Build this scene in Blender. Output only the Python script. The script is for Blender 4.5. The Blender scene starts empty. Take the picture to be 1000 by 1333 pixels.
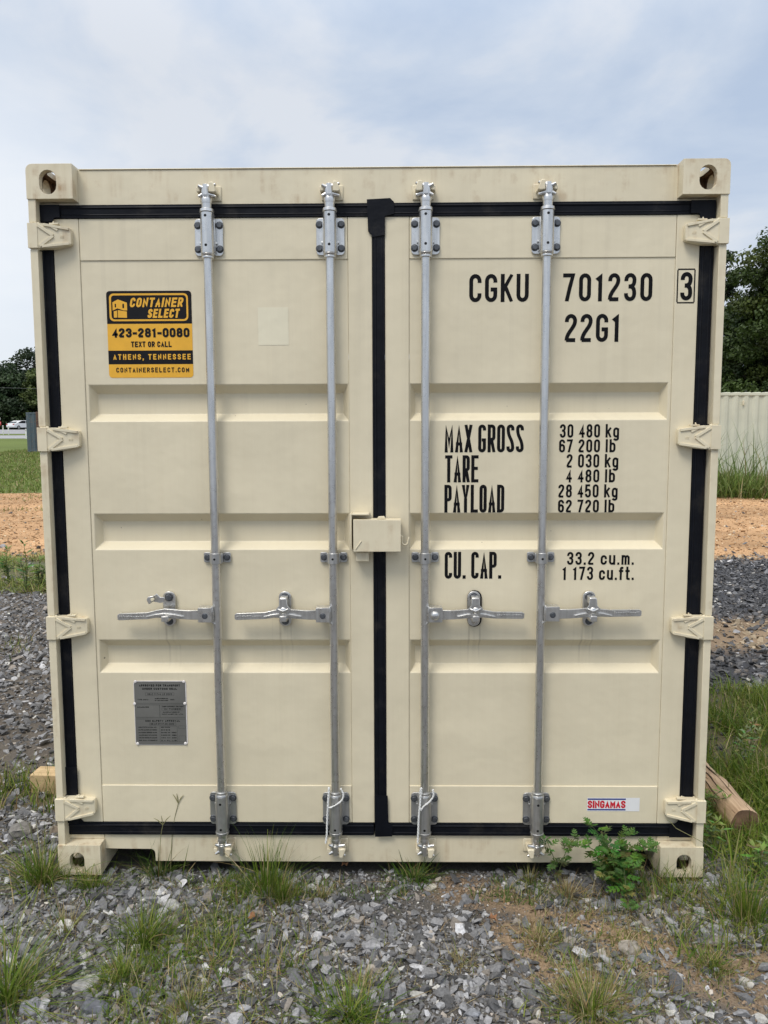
import bpy, bmesh, math, random
import numpy as np
from mathutils import Vector, Matrix, noise as mnoise

random.seed(7)
RNG = np.random.default_rng(11)
SC = bpy.context.scene
COL = SC.collection
PI = math.pi

# ------------------------------------------------------------------ camera, world, sun, exposure
CAM = Vector((0.0589, -2.7564, 1.6482))
RIGHT = Vector((0.99991557, 0.01257245, -0.00328374))
DOWN = Vector((-0.0020209, -0.09917067, -0.99506839))
FWD = Vector((-0.0128361, 0.99499101, -0.09913689))
cd = bpy.data.cameras.new('camera')
cam = bpy.data.objects.new('camera', cd); COL.objects.link(cam)
UPV = -DOWN; BACK = -FWD
cam.matrix_world = Matrix(((RIGHT.x, UPV.x, BACK.x, CAM.x), (RIGHT.y, UPV.y, BACK.y, CAM.y),
                           (RIGHT.z, UPV.z, BACK.z, CAM.z), (0, 0, 0, 1)))
cd.sensor_fit = 'HORIZONTAL'; cd.sensor_width = 36; cd.lens = 36
cd.clip_start = 0.05; cd.clip_end = 3000
SC.camera = cam

SUN_EL, SUN_AZ = math.radians(56), math.radians(212)     # azimuth from +Y clockwise: behind and left of the camera
W = bpy.data.worlds.new('World'); SC.world = W; W.use_nodes = True
nt = W.node_tree; nt.nodes.clear()
def N(t, kind, **kw):
    n = t.nodes.new(kind)
    for k, v in kw.items(): setattr(n, k, v)
    return n
out = N(nt, 'ShaderNodeOutputWorld'); bg = N(nt, 'ShaderNodeBackground')
sky = N(nt, 'ShaderNodeTexSky', sky_type='NISHITA', sun_disc=False, sun_elevation=SUN_EL, sun_rotation=SUN_AZ)
sky.air_density = 1.3; sky.dust_density = 3.0
tc = N(nt, 'ShaderNodeTexCoord')
sep = N(nt, 'ShaderNodeSeparateXYZ'); nt.links.new(tc.outputs['Generated'], sep.inputs[0])
# cloud layer: direction flattened on a high ceiling
addz = N(nt, 'ShaderNodeMath', operation='ADD'); addz.inputs[1].default_value = 0.28
nt.links.new(sep.outputs['Z'], addz.inputs[0])
mx = N(nt, 'ShaderNodeMath', operation='MAXIMUM'); mx.inputs[1].default_value = 0.05
nt.links.new(addz.outputs[0], mx.inputs[0])
dx = N(nt, 'ShaderNodeMath', operation='DIVIDE'); dy = N(nt, 'ShaderNodeMath', operation='DIVIDE')
nt.links.new(sep.outputs['X'], dx.inputs[0]); nt.links.new(mx.outputs[0], dx.inputs[1])
nt.links.new(sep.outputs['Y'], dy.inputs[0]); nt.links.new(mx.outputs[0], dy.inputs[1])
cmb = N(nt, 'ShaderNodeCombineXYZ'); nt.links.new(dx.outputs[0], cmb.inputs[0]); nt.links.new(dy.outputs[0], cmb.inputs[1])
cmb.inputs[2].default_value = 3.7
n1 = N(nt, 'ShaderNodeTexNoise'); n1.inputs['Scale'].default_value = 2.3; n1.inputs['Detail'].default_value = 8; n1.inputs['Roughness'].default_value = 0.55
n1.inputs['Distortion'].default_value = 0.3
nt.links.new(cmb.outputs[0], n1.inputs['Vector'])
cr = N(nt, 'ShaderNodeValToRGB')
cr.color_ramp.elements[0].position = 0.38; cr.color_ramp.elements[0].color = (0.80, 0.96, 1.22, 1)
cr.color_ramp.elements[1].position = 0.64; cr.color_ramp.elements[1].color = (1.22, 1.28, 1.38, 1)
e = cr.color_ramp.elements.new(0.52); e.color = (0.98, 1.11, 1.31, 1)
nt.links.new(n1.outputs['Fac'], cr.inputs[0])
# bright break low on the left horizon
dl = N(nt, 'ShaderNodeVectorMath', operation='DOT_PRODUCT'); dl.inputs[1].default_value = Vector((-0.53, 0.83, 0.17)).normalized()
nrm = N(nt, 'ShaderNodeVectorMath', operation='NORMALIZE'); nt.links.new(tc.outputs['Generated'], nrm.inputs[0])
nt.links.new(nrm.outputs[0], dl.inputs[0])
mr = N(nt, 'ShaderNodeMapRange', interpolation_type='SMOOTHSTEP'); mr.inputs[1].default_value = 0.945; mr.inputs[2].default_value = 1.0
mr.inputs[3].default_value = 0; mr.inputs[4].default_value = 0.80
nt.links.new(dl.outputs['Value'], mr.inputs[0])
mbk = N(nt, 'ShaderNodeMix', data_type='RGBA'); mbk.inputs['B'].default_value = (1.52, 1.58, 1.66, 1)
nt.links.new(mr.outputs[0], mbk.inputs['Factor']); nt.links.new(cr.outputs[0], mbk.inputs['A'])
# overcast luminance: brighter towards the zenith
zf = N(nt, 'ShaderNodeMapRange', interpolation_type='SMOOTHSTEP'); zf.inputs[1].default_value = 0.38; zf.inputs[2].default_value = 1.0; zf.inputs[3].default_value = 4.35; zf.inputs[4].default_value = 11.5
nt.links.new(sep.outputs['Z'], zf.inputs[0])
sc_ = N(nt, 'ShaderNodeVectorMath', operation='SCALE'); nt.links.new(mbk.outputs['Result'], sc_.inputs[0]); nt.links.new(zf.outputs[0], sc_.inputs['Scale'])
zw = N(nt, 'ShaderNodeMapRange', interpolation_type='SMOOTHSTEP'); zw.inputs[1].default_value = 0.50; zw.inputs[2].default_value = 0.90
zw.inputs[3].default_value = 0; zw.inputs[4].default_value = 0.8
nt.links.new(sep.outputs['Z'], zw.inputs[0])
mzw = N(nt, 'ShaderNodeMix', data_type='RGBA'); mzw.inputs['B'].default_value = (1.14, 1.10, 1.05, 1)
nt.links.new(zw.outputs[0], mzw.inputs['Factor']); nt.links.new(mbk.outputs['Result'], mzw.inputs['A'])
nt.links.new(mzw.outputs['Result'], sc_.inputs[0])
mixs = N(nt, 'ShaderNodeMix', data_type='RGBA'); mixs.inputs['Factor'].default_value = 0.90
nt.links.new(sky.outputs[0], mixs.inputs['A']); nt.links.new(sc_.outputs[0], mixs.inputs['B'])
nt.links.new(mixs.outputs['Result'], bg.inputs['Color']); bg.inputs['Strength'].default_value = 0.10
nt.links.new(bg.outputs[0], out.inputs[0])

sl = bpy.data.lights.new('sun', 'SUN'); sl.energy = 1.3; sl.angle = math.radians(22); sl.color = (1.0, 0.95, 0.87)
so = bpy.data.objects.new('sun', sl); COL.objects.link(so)
sd = Vector((math.sin(SUN_AZ)*math.cos(SUN_EL), math.cos(SUN_AZ)*math.cos(SUN_EL), math.sin(SUN_EL)))
so.rotation_euler = sd.to_track_quat('Z', 'Y').to_euler(); so.location = sd*50
SC.view_settings.view_transform = 'Standard'; SC.view_settings.look = 'None'
SC.view_settings.exposure = 0.53; SC.view_settings.gamma = 1

# ------------------------------------------------------------------ helpers
def P(px, py, Y):
    d = RIGHT*((px-500)/1000) + DOWN*((py-666.5)/1000) + FWD
    t = (Y-CAM.y)/d.y
    return CAM + d*t
def G(px, py, z=-0.015):
    d = RIGHT*((px-500)/1000) + DOWN*((py-666.5)/1000) + FWD
    t = (z-CAM.z)/d.z
    return CAM + d*t

def tag(o, label=None, cat=None, group=None, kind=None):
    if label: o['label'] = label
    if cat: o['category'] = cat
    if group: o['group'] = group
    if kind: o['kind'] = kind
    return o
def empty(name, loc=(0, 0, 0), rz=0):
    o = bpy.data.objects.new(name, None); COL.objects.link(o)
    o.location = loc; o.rotation_euler = (0, 0, rz); o.empty_display_size = 0.1
    return o

class MB:
    def __init__(s): s.v = []; s.f = []; s.m = []
    def add(s, vs, fs, mat=0):
        b = len(s.v); s.v += [tuple(v) for v in vs]
        for f in fs: s.f.append([b+i for i in f]); s.m.append(mat)
        return s
    def box(s, x0, x1, y0, y1, z0, z1, mat=0):
        return s.add([(x0,y0,z0),(x1,y0,z0),(x1,y1,z0),(x0,y1,z0),(x0,y0,z1),(x1,y0,z1),(x1,y1,z1),(x0,y1,z1)],
                     [(0,3,2,1),(4,5,6,7),(0,1,5,4),(1,2,6,5),(2,3,7,6),(3,0,4,7)], mat)
    def prism(s, poly, a0, a1, axis='y', mat=0):
        n = len(poly)
        def pt(p, a):
            return (p[0], a, p[1]) if axis == 'y' else ((a, p[0], p[1]) if axis == 'x' else (p[0], p[1], a))
        vs = [pt(p, a0) for p in poly] + [pt(p, a1) for p in poly]
        fs = [tuple(range(n)), tuple(range(2*n-1, n-1, -1))] + [(i, (i+1) % n, n+(i+1) % n, n+i) for i in range(n)]
        return s.add(vs, fs, mat)
    def tube(s, path, r, n=10, mat=0, caps=True):
        path = [Vector(p) for p in path]; k = len(path)
        rs = r if isinstance(r, (list, tuple)) else [r]*k
        vs = []; ref = None
        for i, p in enumerate(path):
            t = (path[min(i+1, k-1)]-path[max(i-1, 0)]).normalized()
            if ref is None:
                ref = t.orthogonal().normalized()
            else:
                ref = (ref - t*ref.dot(t)).normalized()
            b = t.cross(ref)
            for j in range(n):
                a = 2*PI*j/n
                vs.append(p + (ref*math.cos(a)+b*math.sin(a))*rs[i])
        fs = []
        for i in range(k-1):
            for j in range(n):
                fs.append((i*n+j, i*n+(j+1) % n, (i+1)*n+(j+1) % n, (i+1)*n+j))
        if caps: fs += [tuple(range(n-1, -1, -1)), tuple(range((k-1)*n, k*n))]
        return s.add(vs, fs, mat)
    def cyl(s, p0, p1, r0, r1=None, n=16, mat=0):
        return s.tube([p0, p1], [r0, r0 if r1 is None else r1], n, mat)
    def lathe_z(s, cx, cy, prof, n=18, mat=0):       # prof: (r, z)
        return s.tube([(cx, cy, z) for r, z in prof], [r for r, z in prof], n, mat) if False else s._lathe(cx, cy, prof, n, mat)
    def _lathe(s, cx, cy, prof, n, mat):
        vs = []; fs = []; k = len(prof)
        for r, z in prof:
            for j in range(n):
                a = 2*PI*j/n; vs.append((cx+r*math.cos(a), cy+r*math.sin(a), z))
        for i in range(k-1):
            for j in range(n): fs.append((i*n+j, i*n+(j+1) % n, (i+1)*n+(j+1) % n, (i+1)*n+j))
        fs += [tuple(range(n-1, -1, -1)), tuple(range((k-1)*n, k*n))]
        return s.add(vs, fs, mat)
    def dome_y(s, cx, y, cz, r, h, n=12, mat=0):      # button head facing -Y
        prof = [(r, 0), (r*0.95, h*0.45), (r*0.7, h*0.85), (r*0.3, h)]
        vs = []; fs = []
        for rr, d in prof:
            for j in range(n):
                a = 2*PI*j/n; vs.append((cx+rr*math.cos(a), y-d, cz+rr*math.sin(a)))
        for i in range(len(prof)-1):
            for j in range(n): fs.append((i*n+j, i*n+(j+1) % n, (i+1)*n+(j+1) % n, (i+1)*n+j))
        fs.append(tuple(range((len(prof)-1)*n, len(prof)*n)))
        return s.add(vs, fs, mat)
    def hexbolt(s, cx, y, cz, r=0.011, h=0.009, mat=0, rot=0.3):
        poly = [(cx+r*math.cos(rot+i*PI/3), cz+r*math.sin(rot+i*PI/3)) for i in range(6)]
        s.prism(poly, y-h, y+0.001, 'y', mat)
        poly = [(cx+r*1.3*math.cos(i*PI/6), cz+r*1.3*math.sin(i*PI/6)) for i in range(12)]
        return s.prism(poly, y-0.002, y+0.001, 'y', mat)
    def mirror(s, cx=0.0):
        s.v = [(2*cx-x, y, z) for x, y, z in s.v]; return s
    def build(s, name, mats, parent=None, bevel=0, smooth=None, seg=2, recalc=True, limit=30):
        me = bpy.data.meshes.new(name); me.from_pydata(s.v, [], s.f)
        if not isinstance(mats, (list, tuple)): mats = [mats]
        for m in mats: me.materials.append(m)
        if len(mats) > 1: me.polygons.foreach_set('material_index', s.m)
        if recalc:
            bm = bmesh.new(); bm.from_mesh(me); bmesh.ops.recalc_face_normals(bm, faces=bm.faces); bm.to_mesh(me); bm.free()
        o = bpy.data.objects.new(name, me); COL.objects.link(o)
        if parent: o.parent = parent
        if bevel:
            b = o.modifiers.new('bevel', 'BEVEL'); b.width = bevel; b.segments = seg; b.limit_method = 'ANGLE'; b.angle_limit = math.radians(limit)
            b.harden_normals = False
        if smooth or bevel:
            me.polygons.foreach_set('use_smooth', [True]*len(me.polygons))
            me.set_sharp_from_angle(angle=math.radians(smooth or 40))
        me.update(); return o

def np_mesh(name, verts, faces, mats, parent=None, colors=None, smooth=False, midx=None):
    """verts (n,3), faces (m,k) arrays of one face size"""
    me = bpy.data.meshes.new(name)
    faces = np.asarray(faces, dtype=np.int32); k = faces.shape[1]
    me.vertices.add(len(verts)); me.vertices.foreach_set('co', np.asarray(verts, dtype=np.float32).ravel())
    me.loops.add(faces.size); me.loops.foreach_set('vertex_index', faces.ravel())
    me.polygons.add(len(faces)); me.polygons.foreach_set('loop_start', np.arange(0, faces.size, k, dtype=np.int32))
    if not isinstance(mats, (list, tuple)): mats = [mats]
    for m in mats: me.materials.append(m)
    if midx is not None: me.polygons.foreach_set('material_index', np.asarray(midx, dtype=np.int32))
    me.polygons.foreach_set('use_smooth', np.full(len(faces), smooth))
    if colors is not None:
        at = me.color_attributes.new('Col', 'FLOAT_COLOR', 'POINT')
        c = np.ones((len(verts), 4), dtype=np.float32); c[:, :3] = colors
        at.data.foreach_set('color', c.ravel())
    me.update(calc_edges=True)
    o = bpy.data.objects.new(name, me); COL.objects.link(o)
    if parent: o.parent = parent
    return o

# ------------------------------------------------------------------ materials
def new_mat(name):
    m = bpy.data.materials.new(name); m.use_nodes = True
    t = m.node_tree; b = t.nodes['Principled BSDF']; return m, t, b
def ramp(t, src, stops, interp='LINEAR'):
    r = N(t, 'ShaderNodeValToRGB'); r.color_ramp.interpolation = interp
    els = r.color_ramp.elements
    for i, (p, c) in enumerate(stops):
        e = els[i] if i < 2 else els.new(p)
        e.position = p; e.color = c if len(c) == 4 else (*c, 1)
    t.links.new(src, r.inputs[0]); return r.outputs[0]
def noise(t, vec, scale, detail=4, rough=0.5, dist=0.0):
    n = N(t, 'ShaderNodeTexNoise'); n.inputs['Scale'].default_value = scale; n.inputs['Detail'].default_value = detail
    n.inputs['Roughness'].default_value = rough; n.inputs['Distortion'].default_value = dist
    if vec is not None: t.links.new(vec, n.inputs['Vector'])
    return n.outputs['Fac']
def mapping(t, vec, scale=(1, 1, 1), loc=(0, 0, 0)):
    m = N(t, 'ShaderNodeMapping'); m.inputs['Scale'].default_value = scale; m.inputs['Location'].default_value = loc
    t.links.new(vec, m.inputs['Vector']); return m.outputs[0]
def mixc(t, fac, a, b, blend='MIX'):
    m = N(t, 'ShaderNodeMix', data_type='RGBA', blend_type=blend)
    for sock, v in ((m.inputs['Factor'], fac), (m.inputs['A'], a), (m.inputs['B'], b)):
        if isinstance(v, (int, float)): sock.default_value = v
        elif isinstance(v, tuple): sock.default_value = v if len(v) == 4 else (*v, 1)
        else: t.links.new(v, sock)
    return m.outputs['Result']
def math_(t, op, a, b=None, clamp=False):
    m = N(t, 'ShaderNodeMath', operation=op); m.use_clamp = clamp
    for i, v in enumerate((a, b)):
        if v is None: continue
        if isinstance(v, (int, float)): m.inputs[i].default_value = v
        else: t.links.new(v, m.inputs[i])
    return m.outputs[0]
def bump(t, b, h, strength=0.3, dist=0.01):
    n = N(t, 'ShaderNodeBump'); n.inputs['Strength'].default_value = strength; n.inputs['Distance'].default_value = dist
    t.links.new(h, n.inputs['Height']); t.links.new(n.outputs[0], b.inputs['Normal'])
def smooth_range(t, v, a, b, lo=0.0, hi=1.0):
    m = N(t, 'ShaderNodeMapRange', interpolation_type='SMOOTHSTEP')
    m.inputs[1].default_value = a; m.inputs[2].default_value = b; m.inputs[3].default_value = lo; m.inputs[4].default_value = hi
    t.links.new(v, m.inputs[0]); return m.outputs[0]

BEIGE = (0.715, 0.640, 0.468)
CATCH_X = (-0.772, -0.345, 0.359, 0.777)
def paint_mat(name, base=BEIGE, rust=0.0, stains=False, dirt=0.10, weld=0.0):
    m, t, b = new_mat(name)
    tcn = N(t, 'ShaderNodeTexCoord'); ob = tcn.outputs['Object']
    lt = tuple(min(1, c*1.025) for c in base); dk = tuple(c*0.955 for c in base)
    big = noise(t, ob, 2.3, 3)
    c = ramp(t, big, [(0.35, dk), (0.65, lt)])
    streak = noise(t, mapping(t, ob, (34, 34, 0.9)), 1.0, 5, 0.6)
    sfac = ramp(t, streak, [(0.46, (0, 0, 0)), (0.74, (1, 1, 1))])
    c = mixc(t, math_(t, 'MULTIPLY', sfac, dirt*2.2), c, (base[0]*0.72, base[1]*0.66, base[2]*0.58))
    fine = noise(t, mapping(t, ob, (150, 150, 3)), 1.0, 3)
    c = mixc(t, math_(t, 'MULTIPLY', ramp(t, fine, [(0.5, (0, 0, 0)), (0.7, (1, 1, 1))]), 0.035), c, (base[0]*0.6, base[1]*0.55, base[2]*0.45))
    # scattered chips and insect specks
    for sc, th, colr in ((9, 0.050, (0.10, 0.07, 0.05)), (23, 0.052, (0.20, 0.16, 0.12))):
        vo = N(t, 'ShaderNodeTexVoronoi'); vo.inputs['Scale'].default_value = sc; t.links.new(ob, vo.inputs['Vector'])
        rnd = N(t, 'ShaderNodeSeparateColor'); t.links.new(vo.outputs['Color'], rnd.inputs[0])
        rad = math_(t, 'MULTIPLY', rnd.outputs[0], th)
        on = math_(t, 'LESS_THAN', vo.outputs['Distance'], rad)
        on = math_(t, 'MULTIPLY', on, math_(t, 'GREATER_THAN', rnd.outputs[1], 0.60))
        c = mixc(t, math_(t, 'MULTIPLY', on, 0.8), c, colr)
    if stains:
        sx = N(t, 'ShaderNodeSeparateXYZ'); t.links.new(ob, sx.inputs[0])
        tot = None
        for i, cx in enumerate(CATCH_X):
            for off, wd, st in ((-0.021, 0.006, 0.9), (0.019, 0.005, 0.8), (0.0, 0.013, 0.45), (-0.05, 0.004, 0.25)):
                d = math_(t, 'ABSOLUTE', math_(t, 'SUBTRACT', sx.outputs[0], cx+off))
                mk = math_(t, 'MULTIPLY', smooth_range(t, d, wd, wd*0.2), st)
                tot = mk if tot is None else math_(t, 'ADD', tot, mk, True)
        zm = math_(t, 'MULTIPLY', smooth_range(t, sx.outputs[2], 0.73, 0.90), math_(t, 'LESS_THAN', sx.outputs[2], 0.975))
        wob = ramp(t, noise(t, mapping(t, ob, (60, 10, 9)), 1.0, 4), [(0.35, (0, 0, 0)), (0.65, (1, 1, 1))])
        tot = math_(t, 'MULTIPLY', math_(t, 'MULTIPLY', tot, zm), wob)
        c = mixc(t, math_(t, 'MULTIPLY', tot, 0.42), c, (0.22, 0.17, 0.11))
        # faint drip stains from the rod brackets
        zz = smooth_range(t, sx.outputs[2], 0.8, 2.28)
        drip = ramp(t, noise(t, mapping(t, ob, (26, 26, 0.35), (3, 1, 2)), 1.0, 4), [(0.56, (0, 0, 0)), (0.75, (1, 1, 1))])
        c = mixc(t, math_(t, 'MULTIPLY', math_(t, 'MULTIPLY', drip, zz), 0.16), c, (0.38, 0.33, 0.25))
    if rust > 0:
        rn = noise(t, ob, 13, 6, 0.62)
        rv = noise(t, mapping(t, ob, (42, 42, 2.2), (1, 5, 2)), 1.0, 5)
        rm = math_(t, 'MULTIPLY', ramp(t, rn, [(0.53-.10*rust, (0, 0, 0)), (0.70-.06*rust, (1, 1, 1))]), ramp(t, rv, [(0.42, (0, 0, 0)), (0.62, (1, 1, 1))]))
        c = mixc(t, math_(t, 'MULTIPLY', rm, rust), c, (0.34, 0.20, 0.085))
    t.links.new(c, b.inputs['Base Color'])
    b.inputs['Roughness'].default_value = 0.47
    h1 = noise(t, ob, 5, 3); h2 = noise(t, ob, 260, 2)
    hh = math_(t, 'ADD', math_(t, 'MULTIPLY', h1, 1.0), math_(t, 'MULTIPLY', h2, 0.012))
    bump(t, b, hh, 0.35, 0.02)
    return m

def steel_mat(name, lo, hi, metal=0.8, rough=0.42):
    m, t, b = new_mat(name)
    ob = N(t, 'ShaderNodeTexCoord').outputs['Object']
    a = noise(t, ob, 55, 5, 0.6); s = noise(t, mapping(t, ob, (90, 90, 7)), 1, 4)
    f = math_(t, 'ADD', math_(t, 'MULTIPLY', a, 0.25), math_(t, 'MULTIPLY', s, 0.75))
    c = ramp(t, f, [(0.30, lo), (0.70, hi)])
    t.links.new(c, b.inputs['Base Color'])
    b.inputs['Metallic'].default_value = metal
    t.links.new(ramp(t, a, [(0.3, (rough-.05,)*3), (0.7, (rough+.06,)*3)]), b.inputs['Roughness'])
    bump(t, b, noise(t, ob, 420, 2), 0.06, 0.001)
    return m

def plain(name, c, rough=0.5, metal=0.0, var=0.12, sc=30, spec=0.5):
    m, t, b = new_mat(name)
    ob = N(t, 'ShaderNodeTexCoord').outputs['Object']
    n = noise(t, ob, sc, 4)
    t.links.new(ramp(t, n, [(0.3, tuple(x*(1-var) for x in c)), (0.7, tuple(min(1, x*(1+var)) for x in c))]), b.inputs['Base Color'])
    b.inputs['Roughness'].default_value = rough; b.inputs['Metallic'].default_value = metal; b.inputs['Specular IOR Level'].default_value = spec
    return m
def dusty(m):
    t = m.node_tree; b = t.nodes['Principled BSDF']; ob = N(t, 'ShaderNodeTexCoord').outputs['Object']
    src = b.inputs['Base Color'].links[0].from_socket
    n = noise(t, mapping(t, ob, (9, 9, 9)), 1, 6, .7)
    t.links.new(mixc(t, math_(t, 'MULTIPLY', ramp(t, n, [(.54, (0, 0, 0)), (.78, (1, 1, 1))]), .5), src, (.055, .05, .042)), b.inputs['Base Color'])
    bump(t, b, noise(t, mapping(t, ob, (22, 22, 22)), 1, 3), .5, .006)
def attr_mat(name, rough=0.8, trans=0.0, var=0.0, bumpy=0.0, spec=0.3):
    m, t, b = new_mat(name)
    a = N(t, 'ShaderNodeAttribute', attribute_name='Col')
    c = a.outputs['Color']
    if var:
        ob = N(t, 'ShaderNodeTexCoord').outputs['Object']
        n = noise(t, ob, 130, 5, 0.65)
        c = mixc(t, 1.0, c, ramp(t, n, [(0.30, (1-var,)*3), (0.70, (1+var,)*3)]), 'MULTIPLY')
        if bumpy: bump(t, b, n, bumpy, 0.004)
    t.links.new(c, b.inputs['Base Color'])
    b.inputs['Roughness'].default_value = rough; b.inputs['Specular IOR Level'].default_value = spec
    if trans:
        tr = N(t, 'ShaderNodeBsdfTranslucent'); t.links.new(c, tr.inputs['Color'])
        ms = N(t, 'ShaderNodeMixShader'); ms.inputs[0].default_value = trans
        t.links.new(b.outputs[0], ms.inputs[1]); t.links.new(tr.outputs[0], ms.inputs[2])
        t.links.new(ms.outputs[0], t.nodes['Material Output'].inputs['Surface'])
    return m

M_PAINT = paint_mat('beige_paint', dirt=0.05)
M_DOOR = paint_mat('beige_door_paint', stains=True, dirt=0.035)
M_CAST = paint_mat('beige_casting_paint', rust=0.75, dirt=0.16)
M_FRAME = paint_mat('beige_frame_paint', rust=0.38, dirt=0.06)
M_PATCH = paint_mat('beige_touch_up_paint', base=(0.745, 0.690, 0.520), dirt=0.03)
M_CAVITY = plain('rusty_cavity', (.16, .095, .05), .9, 0, .5, 30)
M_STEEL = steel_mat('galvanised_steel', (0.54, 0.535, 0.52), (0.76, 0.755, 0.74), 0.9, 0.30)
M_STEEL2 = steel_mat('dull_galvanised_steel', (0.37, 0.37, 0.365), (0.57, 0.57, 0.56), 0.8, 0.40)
M_BOLT = steel_mat('dark_bolt_steel', (0.07, 0.075, 0.085), (0.15, 0.16, 0.175), 0.7, 0.5)
M_RUBBER = plain('black_rubber', (0.0045, 0.0055, 0.009), 0.5, 0, 0.25, 14, 0.16)
dusty(M_RUBBER)
M_HOLE = plain('dark_hole', (0.006, 0.006, 0.006), 0.9)
M_INK = plain('black_lettering_ink', (0.006, 0.006, 0.007), 0.6, 0, 0.2, 30, 0.12)
M_YEL = plain('yellow_vinyl', (0.80, 0.42, 0.030), 0.35, 0, 0.05)
M_BLK = plain('black_vinyl', (0.007, 0.007, 0.009), 0.5, 0, 0.15, 30, 0.2)
M_WHITE = plain('white_vinyl', (0.80, 0.80, 0.80), 0.4, 0, 0.03)
M_RED = plain('red_vinyl', (0.60, 0.015, 0.035), 0.4, 0, 0.05)
M_BLUE = plain('blue_vinyl', (0.045, 0.065, 0.25), 0.4, 0, 0.05)
M_PLATE = plain('engraved_grey_plate', (0.175, 0.172, 0.158), 0.5, 0.3, 0.12, 9)
M_RIVET = plain('white_rivet', (0.72, 0.68, 0.66), 0.4)
M_ROPE = plain('white_rope', (0.70, 0.70, 0.68), 0.8, 0, 0.15, 200)

# ------------------------------------------------------------------ stroke lettering
def arc(cx, cy, rx, ry, a0, a1, n=9):
    return [(cx+rx*math.cos(math.radians(a0+(a1-a0)*i/n)), cy+ry*math.sin(math.radians(a0+(a1-a0)*i/n))) for i in range(n+1)]
def bez(p0, p1, p2, p3, n=10):
    o = []
    for i in range(n+1):
        t = i/n; u = 1-t
        o.append((u**3*p0[0]+3*u*u*t*p1[0]+3*u*t*t*p2[0]+t**3*p3[0], u**3*p0[1]+3*u*u*t*p1[1]+3*u*t*t*p2[1]+t**3*p3[1]))
    return o
def glyph(ch, w, h):
    r = w/2; q = min(r*1.15, h*0.24)
    if ch in 'C': return [[(w, h-q-.06*h)] + arc(r, h-q, r, q, 0, 180) + arc(r, q, r, q, 180, 360) + [(w, q+.06*h)]]
    if ch == 'G': return [[(w, h-q-.05*h)] + arc(r, h-q, r, q, 0, 180) + arc(r, q, r, q, 180, 360) + [(w, .44*h), (.5*w, .44*h)]]
    if ch in 'O0': return [arc(r, h-q, r, q, 0, 180) + arc(r, q, r, q, 180, 360) + [(w, h-q), (w-1e-4, h-q+1e-3)]]
    if ch == 'Q': return glyph('O', w, h) + [[(.55*w, .25*h), (w, 0)]]
    if ch == 'U': return [[(0, h)] + arc(r, q, r, q, 180, 360) + [(w, h)]]
    if ch == 'J': return [[(0, .3*h)] + arc(r, q, r, q, 180, 360) + [(w, h)]]
    if ch == 'S': return [[(w, h-q-.05*h)] + arc(r, h-q, r, q, 0, 180) + bez((0, h-q), (0, .50*h), (w, .50*h), (w, q)) [1:] + arc(r, q, r, q, 0, -180)[1:] + [(0, q+.05*h)]]
    if ch == '2': return [[(0, h-q-.03*h)] + arc(r, h-q, r, q, 180, 0) + bez((w, h-q), (w, .52*h), (0, .32*h), (0, 0))[1:], [(-.0*w, 0), (w, 0)]]
    if ch == '3': return [[(0, h-q-.03*h)] + arc(r, h-q, r, q, 180, 0) + bez((w, h-q), (w, .58*h), (.75*w, .53*h), (.35*w, .53*h), 6)[1:],
                          [(.35*w, .53*h)] + bez((.35*w, .53*h), (.75*w, .53*h), (w, .47*h), (w, q+.05*h), 6)[1:] + arc(r, q, r, q, 0, -180) + [(0, q+.03*h)]]
    if ch == '4': return [[(.74*w, 0), (.74*w, h), (0, .27*h), (w, .27*h)]]
    if ch == '5': return [[(w*.95, h), (.06*w, h), (0, .52*h)] + bez((0, .50*h), (.25*w, .66*h), (w, .66*h), (w, .40*h), 8)[1:] + arc(r, q, r, q, 0, -180) + [(0, q+.03*h)]]
    if ch == '6': return [arc(r, q, r, q, 180, 360) + arc(r, .58*h-q, r, q, 0, 180), [(w, h-q-.02*h)] + arc(r, h-q, r, q, 0, 180) + [(0, q)]]
    if ch == '9': return [arc(r, h-q, r, q, 0, 180) + arc(r, .42*h+q, r, q, 180, 360), [(0, q+.02*h)] + arc(r, q, r, q, 180, 360) + [(w, h-q)]]
    if ch == '7': return [[(0, h), (w, h), (.62*w, .52*h), (.30*w, 0)]]
    if ch == '8':
        k = min(q, h*.2)
        return [arc(r, h-k, r*.94, k, 0, 180) + arc(r, .53*h+k, r*.94, k, 180, 360) + [(r+r*.94, h-k)], arc(r, .53*h-k, r, k, 0, 180) + arc(r, k, r, k, 180, 360) + [(w, .53*h-k)]]
    if ch == '1': return [[(.18*w, h*.86), (.62*w, h*.97), (.62*w, 0)]]
    if ch == 'A': return [[(0, 0), (r, h), (w, 0)], [(.16*w, .28*h), (.84*w, .28*h)]]
    if ch in 'PRB':
        o = [[(0, 0), (0, h)], [(0, h), (w-q*.8, h)] + arc(w-q*.8, h-q*.9, q*.8, q*.9, 90, 0, 5) + arc(w-q*.8, .46*h+q*.9, q*.8, q*.9, 0, -90, 5) + [(0, .46*h)]]
        if ch == 'R': o.append([(.5*w, .46*h), (w, 0)])
        if ch == 'B': o.append([(0, .46*h), (w-q*.8, .46*h)] + arc(w-q*.8, .46*h-q*.9, q*.8, q*.9, 90, 0, 5) + arc(w-q*.8, q*.9, q*.8, q*.9, 0, -90, 5) + [(0, 0)])
        return o
    if ch == 'D': return [[(0, 0), (0, h)], [(0, h), (w-q, h)] + arc(w-q, h-q, q, q, 90, 0, 5) + arc(w-q, q, q, q, 0, -90, 5) + [(0, 0)]]
    if ch == 'E': return [[(w, h), (0, h), (0, 0), (w, 0)], [(0, .52*h), (.85*w, .52*h)]]
    if ch == 'F': return [[(w, h), (0, h), (0, 0)], [(0, .5*h), (.85*w, .5*h)]]
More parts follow.
